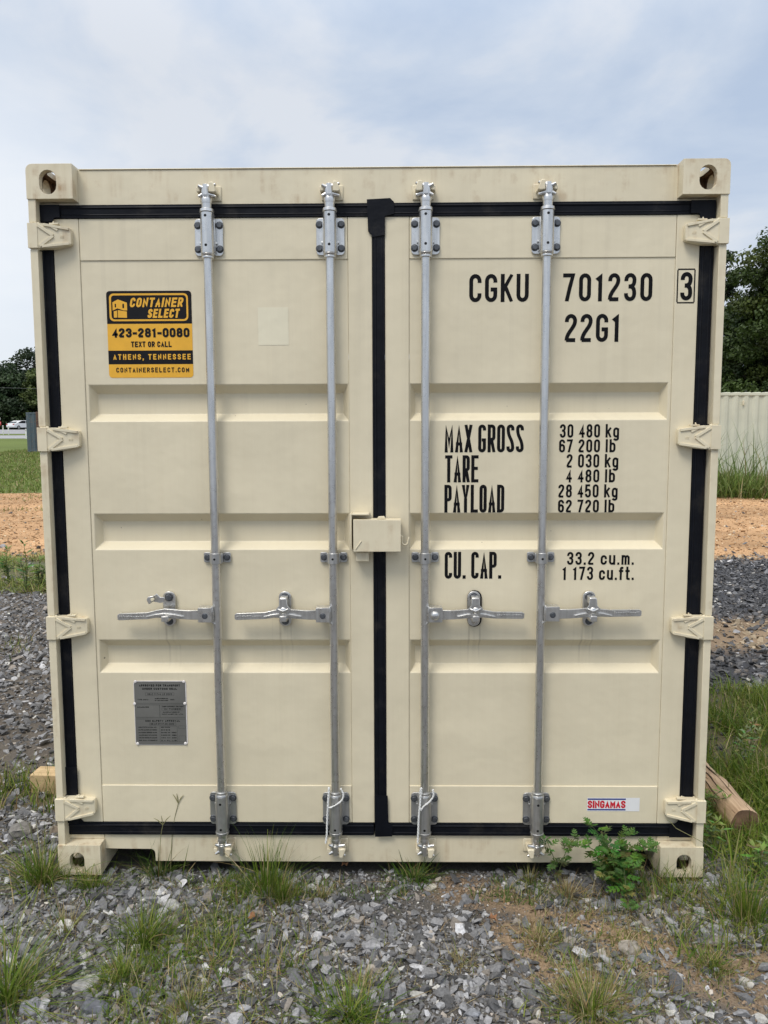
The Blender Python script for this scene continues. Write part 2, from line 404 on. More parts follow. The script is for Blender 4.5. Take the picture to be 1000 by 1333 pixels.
    if ch == 'H': return [[(0, 0), (0, h)], [(w, 0), (w, h)], [(0, .52*h), (w, .52*h)]]
    if ch == 'I': return [[(r, 0), (r, h)]]
    if ch == 'K': return [[(0, 0), (0, h)], [(w, h), (.05*w, .40*h)], [(.32*w, .56*h), (w, 0)]]
    if ch == 'L': return [[(0, h), (0, 0), (w, 0)]]
    if ch == 'M': return [[(0, 0), (0, h), (r, .30*h), (w, h), (w, 0)]]
    if ch == 'N': return [[(0, 0), (0, h), (w, 0), (w, h)]]
    if ch == 'T': return [[(0, h), (w, h)], [(r, h), (r, 0)]]
    if ch == 'V': return [[(0, h), (r, 0), (w, h)]]
    if ch == 'W': return [[(0, h), (.25*w, 0), (r, .7*h), (.75*w, 0), (w, h)]]
    if ch == 'X': return [[(0, 0), (w, h)], [(0, h), (w, 0)]]
    if ch == 'Y': return [[(0, h), (r, .45*h), (w, h)], [(r, .45*h), (r, 0)]]
    if ch == 'Z': return [[(0, h), (w, h), (0, 0), (w, 0)]]
    x = .70*h; qx = min(q, x*.4)
    if ch == 'k': return [[(0, 0), (0, h)], [(w*.95, x), (.05*w, .30*h)], [(.36*w, .44*h), (w, 0)]]
    if ch == 'l': return [[(r, 0), (r, h)]]
    if ch == 'b': return [[(0, 0), (0, h)], [(0, x-qx)] + arc(r, x-qx, r, qx, 180, 0) + arc(r, qx, r, qx, 0, -180)]
    if ch == 'g': return [arc(r, x-qx, r, qx, 0, 180) + arc(r, qx, r, qx, 180, 360), [(w, x), (w, -.16*h)] + arc(r, -.16*h, r, .13*h, 0, -160)]
    if ch == 'c': return [[(w, x-qx-.03*h)] + arc(r, x-qx, r, qx, 0, 180) + arc(r, qx, r, qx, 180, 360) + [(w, qx+.03*h)]]
    if ch == 'u': return [[(0, x)] + arc(r, qx, r, qx, 180, 360), [(w, x), (w, 0)]]
    if ch == 'm': return [[(0, 0), (0, x)], [(0, x-qx)] + arc(w*.25, x-qx*.7, w*.25, qx*.7, 180, 0, 6) + [(r, 0)], [(r, x-qx)] + arc(w*.75, x-qx*.7, w*.25, qx*.7, 180, 0, 6) + [(w, 0)]]
    if ch == 'f': return [[(w, h*.98)] + arc(w*.85, h-qx*.8, w*.5, qx*.8, 90, 180, 5) + [(.35*w, 0)], [(0, x), (w*.9, x)]]
    if ch == 't': return [[(.35*w, h), (.35*w, qx*.6)] + arc(w*.85, qx*.6, w*.5, qx*.6, 180, 270, 5) + [(w, 0)], [(0, x), (w*.9, x)]]
    if ch == '-': return [[(0, .42*h), (w, .42*h)]]
    if ch == "'": return [[(r, h), (r, .75*h)]]
    return []
NARROW = {'I': .0, 'l': .0, '1': .62, '.': 0.0, ',': 0.0, ' ': .55, '-': .55, "'": 0, 'f': .62, 't': .62, 'm': 1.45, 'M': 1.22, 'W': 1.35, 'J': .8}
def strip(mb, pts, s, place, off, mat, cap=0.0, box=None):
    """flat ribbon of width s along pts; place(x, y, off) -> 3-D"""
    pts = [p for i, p in enumerate(pts) if i == 0 or math.dist(p, pts[i-1]) > 1e-5]
    n = len(pts)
    if n < 2: return
    closed = math.dist(pts[0], pts[-1]) < s*0.3 and n > 6
    if closed: pts = pts[:-1]; n -= 1
    elif cap:
        def ext(p, q):
            d = math.dist(p, q); return (p[0]+(p[0]-q[0])/d*s*cap, p[1]+(p[1]-q[1])/d*s*cap)
        e0, e1 = ext(pts[0], pts[1]), ext(pts[-1], pts[-2]); pts = list(pts); pts[0] = e0; pts[-1] = e1
    L = []
    for i in range(n):
        if closed: a, b = pts[i-1], pts[(i+1) % n]
        else: a, b = pts[max(i-1, 0)], pts[min(i+1, n-1)]
        p = pts[i]
        d0 = (p[0]-a[0], p[1]-a[1]); d1 = (b[0]-p[0], b[1]-p[1])
        l0 = math.hypot(*d0); l1 = math.hypot(*d1)
        if l0 < 1e-9: d0, l0 = d1, l1
        if l1 < 1e-9: d1, l1 = d0, l0
        n0 = (-d0[1]/l0, d0[0]/l0); n1 = (-d1[1]/l1, d1[0]/l1)
        mxv = (n0[0]+n1[0], n0[1]+n1[1]); ml = math.hypot(*mxv)
        if ml < 1e-6: mxv, ml = n0, 1
        mxv = (mxv[0]/ml, mxv[1]/ml); k = s/2/max(0.30, mxv[0]*n0[0]+mxv[1]*n0[1])
        L.append(((p[0]+mxv[0]*k, p[1]+mxv[1]*k), (p[0]-mxv[0]*k, p[1]-mxv[1]*k)))
    if box: L = [tuple((min(max(q[0], box[0]), box[1]), min(max(q[1], box[2]), box[3])) for q in pr) for pr in L]
    vs = [place(*q, off) for pr in L for q in pr]
    fs = [(2*i, 2*i+1, 2*i+3, 2*i+2) for i in range(n-1)]
    if closed: fs.append((2*n-2, 2*n-1, 1, 0))
    mb.add(vs, fs, mat)
def text(mb, txt, x0, x1, y0, y1, s, place, gap=0.35, mat=0, slant=0.0, off=0.0):
    """lay txt inside the box; s stroke width; gap as fraction of a letter width"""
    ws = [NARROW.get(c, 1.0) for c in txt]
    H = y1-y0
    tot = x1-x0
    fixed = s*sum(1 for c in txt if c != ' ')
    units = sum(ws)+gap*(len(txt)-1)
    u = (tot-fixed)/units
    x = x0; k = 0
    for c, wf in zip(txt, ws):
        w = wf*u; cw = w+(s if c != ' ' else 0)
        if c in '.,':
            h2 = s*1.1
            pts = [(x, y0), (x+s, y0), (x+s, y0+h2), (x, y0+h2)]
            if c == ',': pts = [(x, y0-s*.9), (x+s*.5, y0-s*.9), (x+s, y0), (x+s, y0+h2), (x, y0+h2), (x, y0)]
            mb.add([place(p[0]+slant*(p[1]-y0), p[1], off) for p in pts], [tuple(range(len(pts)))], mat)
        else:
            for pl in glyph(c, max(w, 1e-5), H-s):
                pl = [(x+s/2+p[0], y0+s/2+p[1]) for p in pl]
                bx = (x-s*.05, x+cw+s*.05, y0 if c != 'g' else y0-H, y1)
                strip(mb, pl, s, (lambda a, b, o: place(a+slant*(b-y0), b, o)) if slant else place, off+k*0.000012, mat, 0.5 if c not in 'CGS3569c20g' else 0.12, bx); k = (k+1) % 9
        x += cw+gap*u
def rrect(x0, x1, y0, y1, r, n=5):
    return (arc(x1-r, y1-r, r, r, 0, 90, n)+arc(x0+r, y1-r, r, r, 90, 180, n)+arc(x0+r, y0+r, r, r, 180, 270, n)+arc(x1-r, y0+r, r, r, 270, 360, n))

#==BODY==
# ================================================================== the shipping container
YD = 0.045                 # front face of the doors
HERO = tag(empty('shipping_container'), 'large cream shipping container with closed double doors, black seals and four vertical lock rods', 'shipping container')

def stadium(cx, cz, w, h, n=8):
    r = w/2
    return arc(cx, cz+h/2-r, r, r, 0, 180, n) + arc(cx, cz-h/2+r, r, r, 180, 360, n)
def boolean_cut(base, cutters):
    for c in cutters:
        md = base.modifiers.new('cut', 'BOOLEAN'); md.operation = 'DIFFERENCE'; md.object = c; md.solver = 'EXACT'; md.material_mode = 'TRANSFER'
    bv = base.modifiers.new('bevel', 'BEVEL'); bv.width = 0.004; bv.segments = 2; bv.limit_method = 'ANGLE'; bv.angle_limit = math.radians(50)
    bpy.context.view_layer.update()
    me = bpy.data.meshes.new_from_object(base.evaluated_get(bpy.context.evaluated_depsgraph_get()))
    for o in [base]+cutters: bpy.data.objects.remove(o)
    return me
def casting_mesh(hx, hz, hw, hh, round_top):
    r = 0.022 if round_top else 0.008
    prof = [(0.162, 0), (0.162, 0.118)] + arc(r, 0.118-r, r, r, 90, 180, 5) + [(0, 0)]
    base = MB().prism(prof, 0, 0.178, 'y').build('corner_casting', M_CAST)
    cut = [MB().box(0.028, 0.138, 0.026, 0.152, 0.018, 0.098).build('cut', M_CAVITY),
           MB().prism(stadium(hx, hz, hw, hh), -0.02, 0.06, 'y').build('cut', M_CAST),
           MB().prism([(0.02+a, b) for a, b in []] or stadium(0.102, hz, 0.064, 0.076), -0.02, 0.06, 'x').build('cut', M_CAST),
           MB().prism(stadium(0.083, 0.089, 0.064, 0.118), 0.07, 0.14, 'z').build('cut', M_CAST)]
    me = boolean_cut(base, cut); me.name = 'corner_casting'
    return me
CT = casting_mesh(0.076, 0.056, 0.060, 0.083, True)
CB = casting_mesh(0.072, 0.066, 0.056, 0.076, False)
def place_casting(me0, sx, y, z, flipy=False, flipz=False):
    me = me0.copy()
    M = Matrix.Translation((0, 0, 0))
    if sx < 0: X = Matrix.Translation((-1.219, y, z))
    else: X = Matrix.Translation((1.219, y, z)) @ Matrix.Scale(-1, 4, (1, 0, 0))
    if flipy: X = X @ Matrix.Translation((0, 0.178, 0)) @ Matrix.Scale(-1, 4, (0, 1, 0))
    if flipz: X = X @ Matrix.Translation((0, 0, 0.118)) @ Matrix.Scale(-1, 4, (0, 0, 1))
    me.transform(X)
    if X.to_3x3().determinant() < 0: me.flip_normals()
    o = bpy.data.objects.new('corner_casting', me); COL.objects.link(o); o.parent = HERO; return o
LEN = 6.058
for sx in (-1, 1):
    place_casting(CT, sx, 0.0, 2.473); place_casting(CT, sx, LEN-0.178, 2.473, True)
    place_casting(CB, sx, 0.0, -0.012, flipz=True); place_casting(CB, sx, LEN-0.178, -0.012, True, True)

# hinge heights (on the front plane)
HZ = (2.349, 1.638, 0.946, 0.246)
def sgn(mb, s):
    return mb.mirror(0.0) if s > 0 else mb
for s in (-1, 1):
    mb = MB()
    zs = [0.104, HZ[3]-.046, HZ[3]+.046, HZ[2]-.046, HZ[2]+.046, HZ[1]-.046, HZ[1]+.046, HZ[0]-.046, HZ[0]+.046, 2.475]
    for i in range(0, 10, 2):
        mb.box(-1.217, -1.1905, 0.004, 0.16, zs[i], zs[i+1])
    mb.box(-1.214, -1.200, 0.05, 0.161, 0.104, 2.475)
    # weld beads where the lugs sit
    for i, z in enumerate(zs[1:9]):
        mb.cyl((-1.213, 0.008, z-(-1)**i*-.003), (-1.183, 0.010, z-(-1)**i*-.003), 0.0045, n=8)
    sgn(mb, s).build('corner_post', M_FRAME, HERO, bevel=0.0035)
    MB().box(-1.217 if s < 0 else 1.10, -1.10 if s < 0 else 1.217, LEN-.16, LEN-.004, 0.104, 2.475).build('corner_post', M_FRAME, HERO, bevel=0.004)

mb = MB()
mb.box(-1.058, 1.058, 0.050, 0.17, 2.464, 2.584)
mb.box(-1.052, 1.052, 0.046, 0.16, 2.5845, 2.588)
mb.box(-1.199, -1.0585, 0.050, 0.16, 2.464, 2.4725); mb.box(1.0585, 1.199, 0.050, 0.16, 2.464, 2.4725)
mb.build('door_header', M_FRAME, HERO, bevel=0.003)
# sill with the two raised pockets next to the castings
def sill_poly():
    zb, zt, zn = 0.014, 0.1265, 0.064
    L = [(-1.058, zt), (-1.058, zn)] + [(-0.885, zn)] + arc(-0.885, zn-.02, .02, .02, 90, 0, 4) + [(-0.865, zb)]
    R = [(0.865, zb)] + arc(0.885, zn-.02, .02, .02, 180, 90, 4) + [(1.058, zn), (1.058, zt)]
    return L+R
mb = MB(); mb.prism(sill_poly(), 0.052, 0.066, 'y')
mb.box(-1.057, 1.057, 0.0665, 0.16, 0.112, 0.1255)
mb.box(-1.199, -1.0585, 0.050, 0.16, 0.1068, 0.126); mb.box(1.0585, 1.199, 0.050, 0.16, 0.1068, 0.126)
mb.box(-0.864, 0.864, 0.0665, 0.16, 0.016, 0.028)
mb.build('door_sill', M_FRAME, HERO, bevel=0.002)

# body behind the doors
def corrugated(y0, y1, xo, xi, z0, z1, pitch=0.278):
    pts = []; y = y0
    while y < y1-pitch:
        pts += [(xo, y), (xo, y+.07), (xi, y+.138), (xi, y+.208)]; y += pitch
    pts += [(xo, y), (xo, y1)]
    vs = [(x, yy, z) for z in (z0, z1) for x, yy in pts] ; n = len(pts)
    t = 0.003*(1 if xi > xo else -1)
    vs += [(x+t, yy, z) for z in (z0, z1) for x, yy in pts]
    fs = [(i, i+1, n+i+1, n+i) for i in range(n-1)] + [(2*n+i, 3*n+i, 3*n+i+1, 2*n+i+1) for i in range(n-1)]
    return vs, fs
for s in (-1, 1):
    vs, fs = corrugated(0.155, LEN-.155, s*1.212, s*1.176, 0.16, 2.52)
    MB().add(vs, fs).build('side_wall', M_PAINT, HERO, smooth=25)
    MB().box(*sorted((s*1.155, s*1.215)), 0.179, LEN-.179, 2.515, 2.575).build('top_rail', M_FRAME, HERO, bevel=0.006)
    MB().box(*sorted((s*1.10, s*1.214)), 0.179, LEN-.179, 0.012, 0.165).build('bottom_rail', M_FRAME, HERO, bevel=0.006)
mb = MB(); y = 0.175
while y < LEN-.2:
    mb.box(-1.154, 1.154, y, y+.10, 2.55, 2.582); mb.box(-1.154, 1.154, y+.1005, y+.1995, 2.55, 2.566); y += .2
mb.build('roof', M_PAINT, HERO, bevel=0.006)
MB().box(-1.10, 1.10, LEN-.06, LEN-.02, 0.10, 2.50).build('rear_wall', M_PAINT, HERO, bevel=0.004)
MB().box(-1.10, 1.10, 0.165, LEN-.07, 0.13, 0.158).build('floor_deck', plain('plywood_deck', (.16, .10, .06), .7), HERO)

# ---- doors
RZ = ((1.834, 1.702), (1.364, 1.230), (0.889, 0.763))     # the three pressed recesses
def make_door(x0, xs0, xs1, x1, r0, r1):
    """x0..x1 leaf, xs0..xs1 pressed panel, r0..r1 recess"""
    mb = MB(); g = 0.0012; yb = YD+.048
    ZT, ZB, zt, zb = 2.417, 0.176, 2.272, 0.323
    mb.box(x0, xs0-g, YD, yb, ZB, ZT); mb.box(xs1+g, x1, YD, yb, ZB, ZT)
    mb.box(xs0, xs1, YD+.0006, yb, zt, ZT); mb.box(xs0, xs1, YD+.0006, yb, ZB, zb)
    yp = YD+.0045; D = 0.036; s = 0.031
    def quad(a, b, c, d): mb.add([a, b, c, d], [(0, 1, 2, 3)])
    # one sheet with shared vertices
    sx = 0.020
    zs = [zt+.001]
    for a, b in RZ: zs += [a, b]
    zs.append(zb-.001)
    xs = (xs0-.0005, r0, r1, xs1+.0005)
    V = []; F = []
    def v(x, y, z): V.append((x, y, z)); return len(V)-1
    grid = [[v(x, yp, z) for x in xs] for z in zs]
    for i in range(len(zs)-1):
        for j in range(3):
            rec = (i % 2 == 1 and j == 1)
            a, b, c, d = grid[i][j], grid[i][j+1], grid[i+1][j+1], grid[i+1][j]
            if not rec: F.append((a, d, c, b)); continue
            za, zb_ = zs[i], zs[i+1]
            A, B, C_, D_ = v(r0+sx, yp+D, za-s), v(r1-sx, yp+D, za-s), v(r1-sx, yp+D, zb_+s*.85), v(r0+sx, yp+D, zb_+s*.85)
            F += [(A, D_, C_, B), (a, A, B, b), (b, B, C_, c), (c, C_, D_, d), (d, D_, A, a)]
    mb.add(V, F)
    o = mb.build('door', M_DOOR, HERO, bevel=0.005, seg=4, recalc=False)
    o.data.polygons.foreach_set('use_smooth', [False]*len(o.data.polygons)); return o
XC = 0.0055
DL = make_door(-1.1515, -1.0585, -0.1035, -0.0165, -1.048, -0.1055)
DR = make_door(0.0285, 0.116, 1.056, 1.1395, 0.118, 1.046)
tag(DL, 'left door with yellow dealer sticker and data plate'); tag(DR, 'right door carrying the black serial and weight lettering')

def band(mb, x0, x1, z0, z1, vertical):
    y0 = YD-.004
    mb.box(x0, x1, y0, YD+.05, z0, z1)
    if vertical:
        w = x1-x0
        mb.tube([(x0+.010, y0+.001, z0), (x0+.010, y0+.001, z1)], 0.0045, 8); mb.tube([(x1-.009, y0+.002, z0), (x1-.009, y0+.002, z1)], 0.0036, 8)
    else:
        mb.tube([(x0, y0+.001, z1-.010), (x1, y0+.001, z1-.010)], 0.0045, 8); mb.tube([(x0, y0+.002, z0+.010), (x1, y0+.002, z0+.010)], 0.0036, 8)
GT0, GT1, GB0, GB1 = 2.4180, 2.4630, 0.1272, 0.1750
mb = MB()
band(mb, -1.1985, -1.1525, GB1+.0005, GT0-.0005, True)
band(mb, -1.1985, -0.022, GT0, GT1, False); band(mb, -1.1985, -0.020, GB0, GB1, False)
band(mb, -0.0155, 0.0275, GB1+.0005, GT0-.0005, True)
# folded flap where the seals meet at the top, and the foot patch
mb.prism([(-.034, 2.474), (.048, 2.478), (.062, 2.464), (.062, 2.424), (.030, 2.417), (.0285, 2.352), (-.0155, 2.345), (-.017, 2.352), (-.030, 2.366), (-.032, 2.42)], YD-.0095, YD-.002, 'y')
mb.prism([(-1.1985, 2.463), (-1.1985, 2.405), (-1.145, 2.405), (-1.140, 2.418), (-1.12, 2.419), (-1.12, 2.463)], YD-.0115, YD-.0105, 'y')
mb.prism([(-.0155, .126), (.05, .128), (.052, .172), (.036, .18), (.0335, .29), (-.0155, .29)], YD-.0125, YD-.0115, 'y')
mb.prism([(-1.1985, .176), (-1.1985, .40), (-1.1475, .40), (-1.1475, .176)], YD-.0125, YD-.0115, 'y')
mb.prism([(-1.153, .1752), (-1.13, .1752), (-1.142, .190), (-1.153, .205)], YD-.004, YD-.002, 'y')
mb.build('gasket', M_RUBBER, DL, bevel=0.0025)
mb = MB()
band(mb, 1.1410, 1.1870, GB1+.0005, GT0-.0005, True)
band(mb, 0.031, 1.1870, GT0, GT1, False); band(mb, 0.031, 1.1870, GB0, GB1, False)
mb.prism([(1.1870, 2.463), (1.1870, 2.400), (1.134, 2.400), (1.130, 2.4175), (1.10, 2.4185), (1.10, 2.463)], YD-.0115, YD-.0105, 'y')
mb.prism([(1.1870, .1272), (1.1870, .21), (1.141, .205), (1.125, .186), (1.10, .1755), (1.10, .1272)], YD-.0115, YD-.0105, 'y')
mb.build('gasket', M_RUBBER, DR, bevel=0.0025)

# ---- hinges
def hinge(zc, s, door):
    mb = MB()
    # knuckle on the post
    mb.box(-1.2205, -1.186, -0.004, 0.040, zc-.0425, zc+.0425)
    # tapering blade: root to tip, front face sloping back to the door
    pts = [(-1.188, .042), (-1.158, .042), (-1.130, .037), (-1.082, .030), (-1.079, .024), (-1.079, -.022), (-1.084, -.028), (-1.132, -.039), (-1.160, -.042), (-1.188, -.042)]
    def yf(x): return -.002+(x+1.188)/.11*.024
    n = len(pts)
    vs = [(x, yf(x), zc+z) for x, z in pts] + [(x, YD-.0003 if x > -1.15 else .034, zc+z) for x, z in pts]
    mb.add(vs, [tuple(range(n)), tuple(range(2*n-1, n-1, -1))] + [(i, (i+1) % n, n+(i+1) % n, n+i) for i in range(n)])
    def bar(a, b, w, h=0.0045):
        (ax, az), (bx, bz) = a, b
        L = math.hypot(bx-ax, bz-az); nx, nz = -(bz-az)/L*w/2, (bx-ax)/L*w/2
        q = [(ax+nx, az+nz), (bx+nx, bz+nz), (bx-nx, bz-nz), (ax-nx, az-nz)]
        vs = [(x, yf(x)-h, zc+z) for x, z in q] + [(x+(.0), yf(x)+.004, zc+z*1.0) for x, z in q]
        mb.add(vs, [(0, 1, 2, 3), (7, 6, 5, 4)] + [(i, (i+1) % 4, 4+(i+1) % 4, 4+i) for i in range(4)])
    bar((-1.183, .034), (-1.136, .002), .010); bar((-1.136, .000), (-1.180, -.036), .010)
    bar((-1.165, .0375), (-1.084, .026), .009, .005); bar((-1.172, -.037), (-1.084, -.0235), .009, .005)
    bar((-1.150, .037), (-1.120, .020), .007, .004)
    for dx in (0, .004, .008): bar((-1.112+dx*1.2, .004), (-1.112+dx*1.2, -.006), .0015, .002)
    # hinge pin head and rubber burr on top
    mb.cyl((-1.196, .012, zc-.047), (-1.196, .012, zc+.048), .0075, n=10)
    mb.box(-1.150, -1.118, .012, .030, zc+.0405, zc+.046); mb.cyl((-1.139, .020, zc+.044), (-1.137, .020, zc+.053), .004, .002, 6)
    sgn(mb, s).build('hinge', M_FRAME, door, bevel=0.0026)
for z in HZ:
    hinge(z, -1, DL); hinge(z, 1, DR)

# ---- locking gear
RODX = (-0.594, -0.1635, 0.1725, 0.5965)
RY = 0.016; RR = 0.0160
def cam_set(mb, x, zc, up, m):
    """forged cam: m=+1 hook opens to the right; up=+1 for the header end"""
    z = lambda d: zc+up*d
    mb.tube([(x, RY, z(-.040)), (x, RY, z(-.026)), (x, RY, z(-.018))], [.0185, .0205, .0165], 14)
    mb.tube([(x, RY, z(-.022)), (x, RY-.002, z(-.005)), (x, RY, z(.012)), (x, RY, z(.024))], [.017, .019, .0175, .012], 12)
    # claws
    for sx, dz, ln in ((m, .017, .036), (m, -.014, .036), (-m, .013, .026), (-m, -.014, .026)):
        p = [(x+sx*.006, RY-.006, z(dz*.75)), (x+sx*ln*.62, RY-.008, z(dz)), (x+sx*ln, RY-.012, z(dz+.005*(1 if dz > 0 else -1)))]
        mb.tube(p, [.010, .0075, .0045], 8)
    mb.box(x-.007, x+.007, RY-.023, RY-.012, *sorted((z(-.016), z(.020))))
def keeper(x, zc, up, m, yb):
    mb = MB(); z = lambda d: zc+up*d
    mb.box(*sorted((x-m*.030, x+m*.046)), yb-.006, yb+.002, *sorted((z(-.030), z(.022))))
    poly = [(x+m*.013, z(.022)), (x+m*.028, z(.022)), (x+m*.038, z(-.010)), (x+m*.031, z(-.014)), (x+m*.012, z(-.012))]
    mb.prism(poly, RY-.022, yb, 'y')
    mb.prism([(x-m*.034, z(.008)), (x-m*.022, z(.012)), (x-m*.018, z(-.006)), (x-m*.032, z(-.010))], RY-.010, yb, 'y')
    mb.build('cam_keeper', M_FRAME, HERO, bevel=0.003)
def stadium_plate(mb, cx, cz, w, h, y0, y1, r=0.012, mat=0):
    mb.prism(rrect(cx-w/2, cx+w/2, cz-h/2, cz+h/2, r, 4), y0, y1, 'y', mat)
def half_sleeve(mb, x, z0, z1, r, mat=0):
    mb.tube([(x, RY, z0), (x, RY, z1)], r, 20, mat)
    mb.box(x-r, x+r, RY, YD-.004, z0, z1, mat)
def bracket(x, zc, up, door):
    mb = MB(); z = lambda d: zc+up*d
    stadium_plate(mb, x, zc, .100, .128, YD-.0065, YD-.0005, .013)
    for sx in (-1, 1):
        mb.box(*sorted((x+sx*.026, x+sx*.0225)), RY+.004, YD-.006, *sorted((z(-.055), z(.055))))
        for sz in (-1, 1): mb.hexbolt(x+sx*.0385, YD-.0065, zc+sz*.041, .0105, .009, 1, rot=random.random())
        mb.box(*sorted((x+sx*.024, x+sx*.031)), YD-.016, YD-.006, *sorted((z(-.026), z(-.018))), 0)
    half_sleeve(mb, x, *sorted((z(-.062), z(.078))), .0232)
    mb.tube([(x, RY, z(-.070)), (x, RY, z(-.0625))], [.0215, .0245], 18); mb.tube([(x, RY, z(-.0785)), (x, RY, z(-.0705))], .0215, 18)
    mb.tube([(x, RY, z(.0785)), (x, RY, z(.090))], [.0258, .0245], 18)
    for d in (.064, -.036):
        mb.cyl((x-.001, RY-.0236, z(d)), (x-.001, RY-.010, z(d)), .0052, n=12, mat=2)
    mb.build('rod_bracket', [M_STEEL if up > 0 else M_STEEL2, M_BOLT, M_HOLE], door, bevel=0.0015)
def guide(x, zc, door):
    mb = MB()
    for sx in (-1, 1):
        stadium_plate(mb, x+sx*.036, zc, .028, .038, YD-.006, YD-.0005, .007)
        mb.hexbolt(x+sx*.036, YD-.006, zc, .0095, .008, 1, rot=random.random())
        mb.box(*sorted((x+sx*.019, x+sx*.024)), RY+.002, YD-.002, zc-.017, zc+.017)
    half_sleeve(mb, x, zc-.020, zc+.020, .0205)
    mb.cyl((x-.001, RY-.0209, zc-.001), (x-.001, RY-.01, zc-.001), .0046, n=12, mat=2)
    mb.build('rod_guide', [M_STEEL2, M_BOLT, M_HOLE], door, bevel=0.0014)
HNDZ = (0.9975, 0.9975, 0.9975, 1.0010)
TIPD = (-.004, -.003, .001, .007)
def handle(x, zc, s, tip, door, dome):
    """s=-1 handle runs to the left of its rod"""
    mb = MB(); X = lambda d: x+s*d
    # clevis welded to the rod
    mb.box(*sorted((X(.012), X(.062))), RY-.034, RY+.012, zc-.026, zc+.028)
    up = [(.058, .017), (.10, .016), (.15, .020), (.185, .023), (.215, .018), (.25, .011+tip*.5), (.352, .009+tip), (.360, .004+tip)]
    dn = [(.360, -.012+tip), (.354, -.016+tip), (.25, -.014+tip*.4), (.215, -.010), (.15, -.013), (.10, -.017), (.058, -.018)]
    mb.prism([(X(a), zc+b) for a, b in up+dn], RY-.026, RY-.010, 'y')
    lens = [(.115, -.004), (.15, .004), (.185, .008), (.22, .004), (.255, -.005), (.22, -.004), (.185, -.001), (.15, -.004)]
    mb.prism([(X(a), zc+b) for a, b in lens], RY-.034, RY-.0255, 'y')
    # cast marks on the grip
    rr = random.Random(int(x*1000))
    for i in range(15):
        a = .262+i*.0062; b0 = -.001+tip
        mb.box(*sorted((X(a), X(a+.003))), RY-.0272, RY-.0255, zc+b0-.003-rr.random()*.004, zc+b0+rr.random()*.003)
    if dome: mb.dome_y(X(.035), RY-.034, zc-.001, .0165, .012, 14)
    else: mb.hexbolt(X(.037), RY-.034, zc-.002, .0085, .004, 1)
    # weld at the rod
    mb.tube([(X(.013), RY-.020, zc+.030), (X(.011), RY-.020, zc), (X(.013), RY-.018, zc-.029), (X(.004), RY-.0155, zc-.040)], [.004, .005, .005, .003], 8, 0)
    mb.build('handle', [M_STEEL, M_BOLT], door, bevel=0.0024)
def catch(x, zc, i, door):
    mb = MB()
    if i == 2:
        mb.prism(stadium(x+.003, zc-.001, .054, .138), YD-.0042, YD-.0004, 'y', 2)  # black backing ring doubles as the painted outline shadow round this catch
    stadium_plate(mb, x, zc, .046, .130, YD-.011, YD-.0045 if i == 2 else YD-.0005, .021)
    mb.hexbolt(x, YD-.011, zc+.044, .0125, .011, 1)
    if i != 2: mb.hexbolt(x, YD-.011, zc-.047, .0105, .009, 1)
    else: mb.dome_y(x, YD-.011, zc-.047, .010, .003, 10)
    # lower retainer folded up in front of the handle
    mb.box(x-.012, x+.014, -.030, YD-.012, zc-.034, zc-.020); mb.box(x-.011, x+.013, -.034, -.0295, zc-.033, zc-.013)
    if i == 0:
        # seal latch swung up to the left, a curled plate with a hole
        c = [(x-.004, zc+.052), (x-.022, zc+.053), (x-.033, zc+.066), (x-.040, zc+.060), (x-.060, zc+.057), (x-.066, zc+.046), (x-.060, zc+.032), (x-.054, zc+.029), (x-.048, zc+.036), (x-.034, zc+.034), (x-.022, zc+.030), (x-.006, zc+.034)]
        mb.prism(c, -.006, .0, 'y'); mb.prism(c[3:8], -.022, -.0065, 'y')
        mb.cyl((x-.045, -.0225, zc+.047), (x-.045, -.010, zc+.047), .0065, n=10, mat=3)
    else:
        c = [(x-.012, zc+.050), (x+.013, zc+.050), (x+.016, zc+.024), (x+.028, zc+.010), (x+.018, zc-.004), (x+.008, zc-.017), (x-.002, zc-.017), (x-.016, zc-.004), (x-.026, zc+.010), (x-.014, zc+.024)]
        mb.prism(c, -.021, -.0155, 'y'); mb.prism([(x-.012, zc+.052), (x+.013, zc+.052), (x+.013, zc+.028), (x-.012, zc+.028)], -.0150, YD-.016, 'y')
        mb.dome_y(x+.001, -.021, zc+.005, .013, .006, 12)
        mb.tube([(x-.020, -.0215, zc+.012), (x, -.026, zc+.004), (x+.020, -.0215, zc+.012)], [.003, .004, .003], 6)
    mb.build('handle_catch', [M_STEEL, M_BOLT, M_RUBBER, M_PAINT], door, bevel=0.0018)

for i, x in enumerate(RODX):
    door = DL if i < 2 else DR
    s = -1 if i < 2 else 1
    m = 1 if i < 2 else -1
    mb = MB()
    mb.tube([(x, RY, .135), (x, RY, .85), (x, RY, 1.7), (x, RY, 2.468)], RR, 22)
    mb.tube([(x, RY, .148), (x, RY, .118)], .0178, 18); mb.tube([(x, RY, 2.428), (x, RY, 2.458)], .0178, 18)
    cam_set(mb, x, 2.497, 1, m)
    cam_set(mb, x, 0.090, -1, m if i != 2 else 1)
    mb.build('lock_rod', M_STEEL if i < 9 else M_STEEL2, door, smooth=50)
    keeper(x, 2.503, 1, m, .050); keeper(x, .084, -1, m if i != 2 else 1, .052)
    bracket(x, 2.348, 1, door); bracket(x, 0.236, -1, door)
    guide(x+.001, 1.2025, door)
    handle(x, HNDZ[i], s, TIPD[i], door, i == 2)
    catch(x+s*.181, 1.0105, i, door)

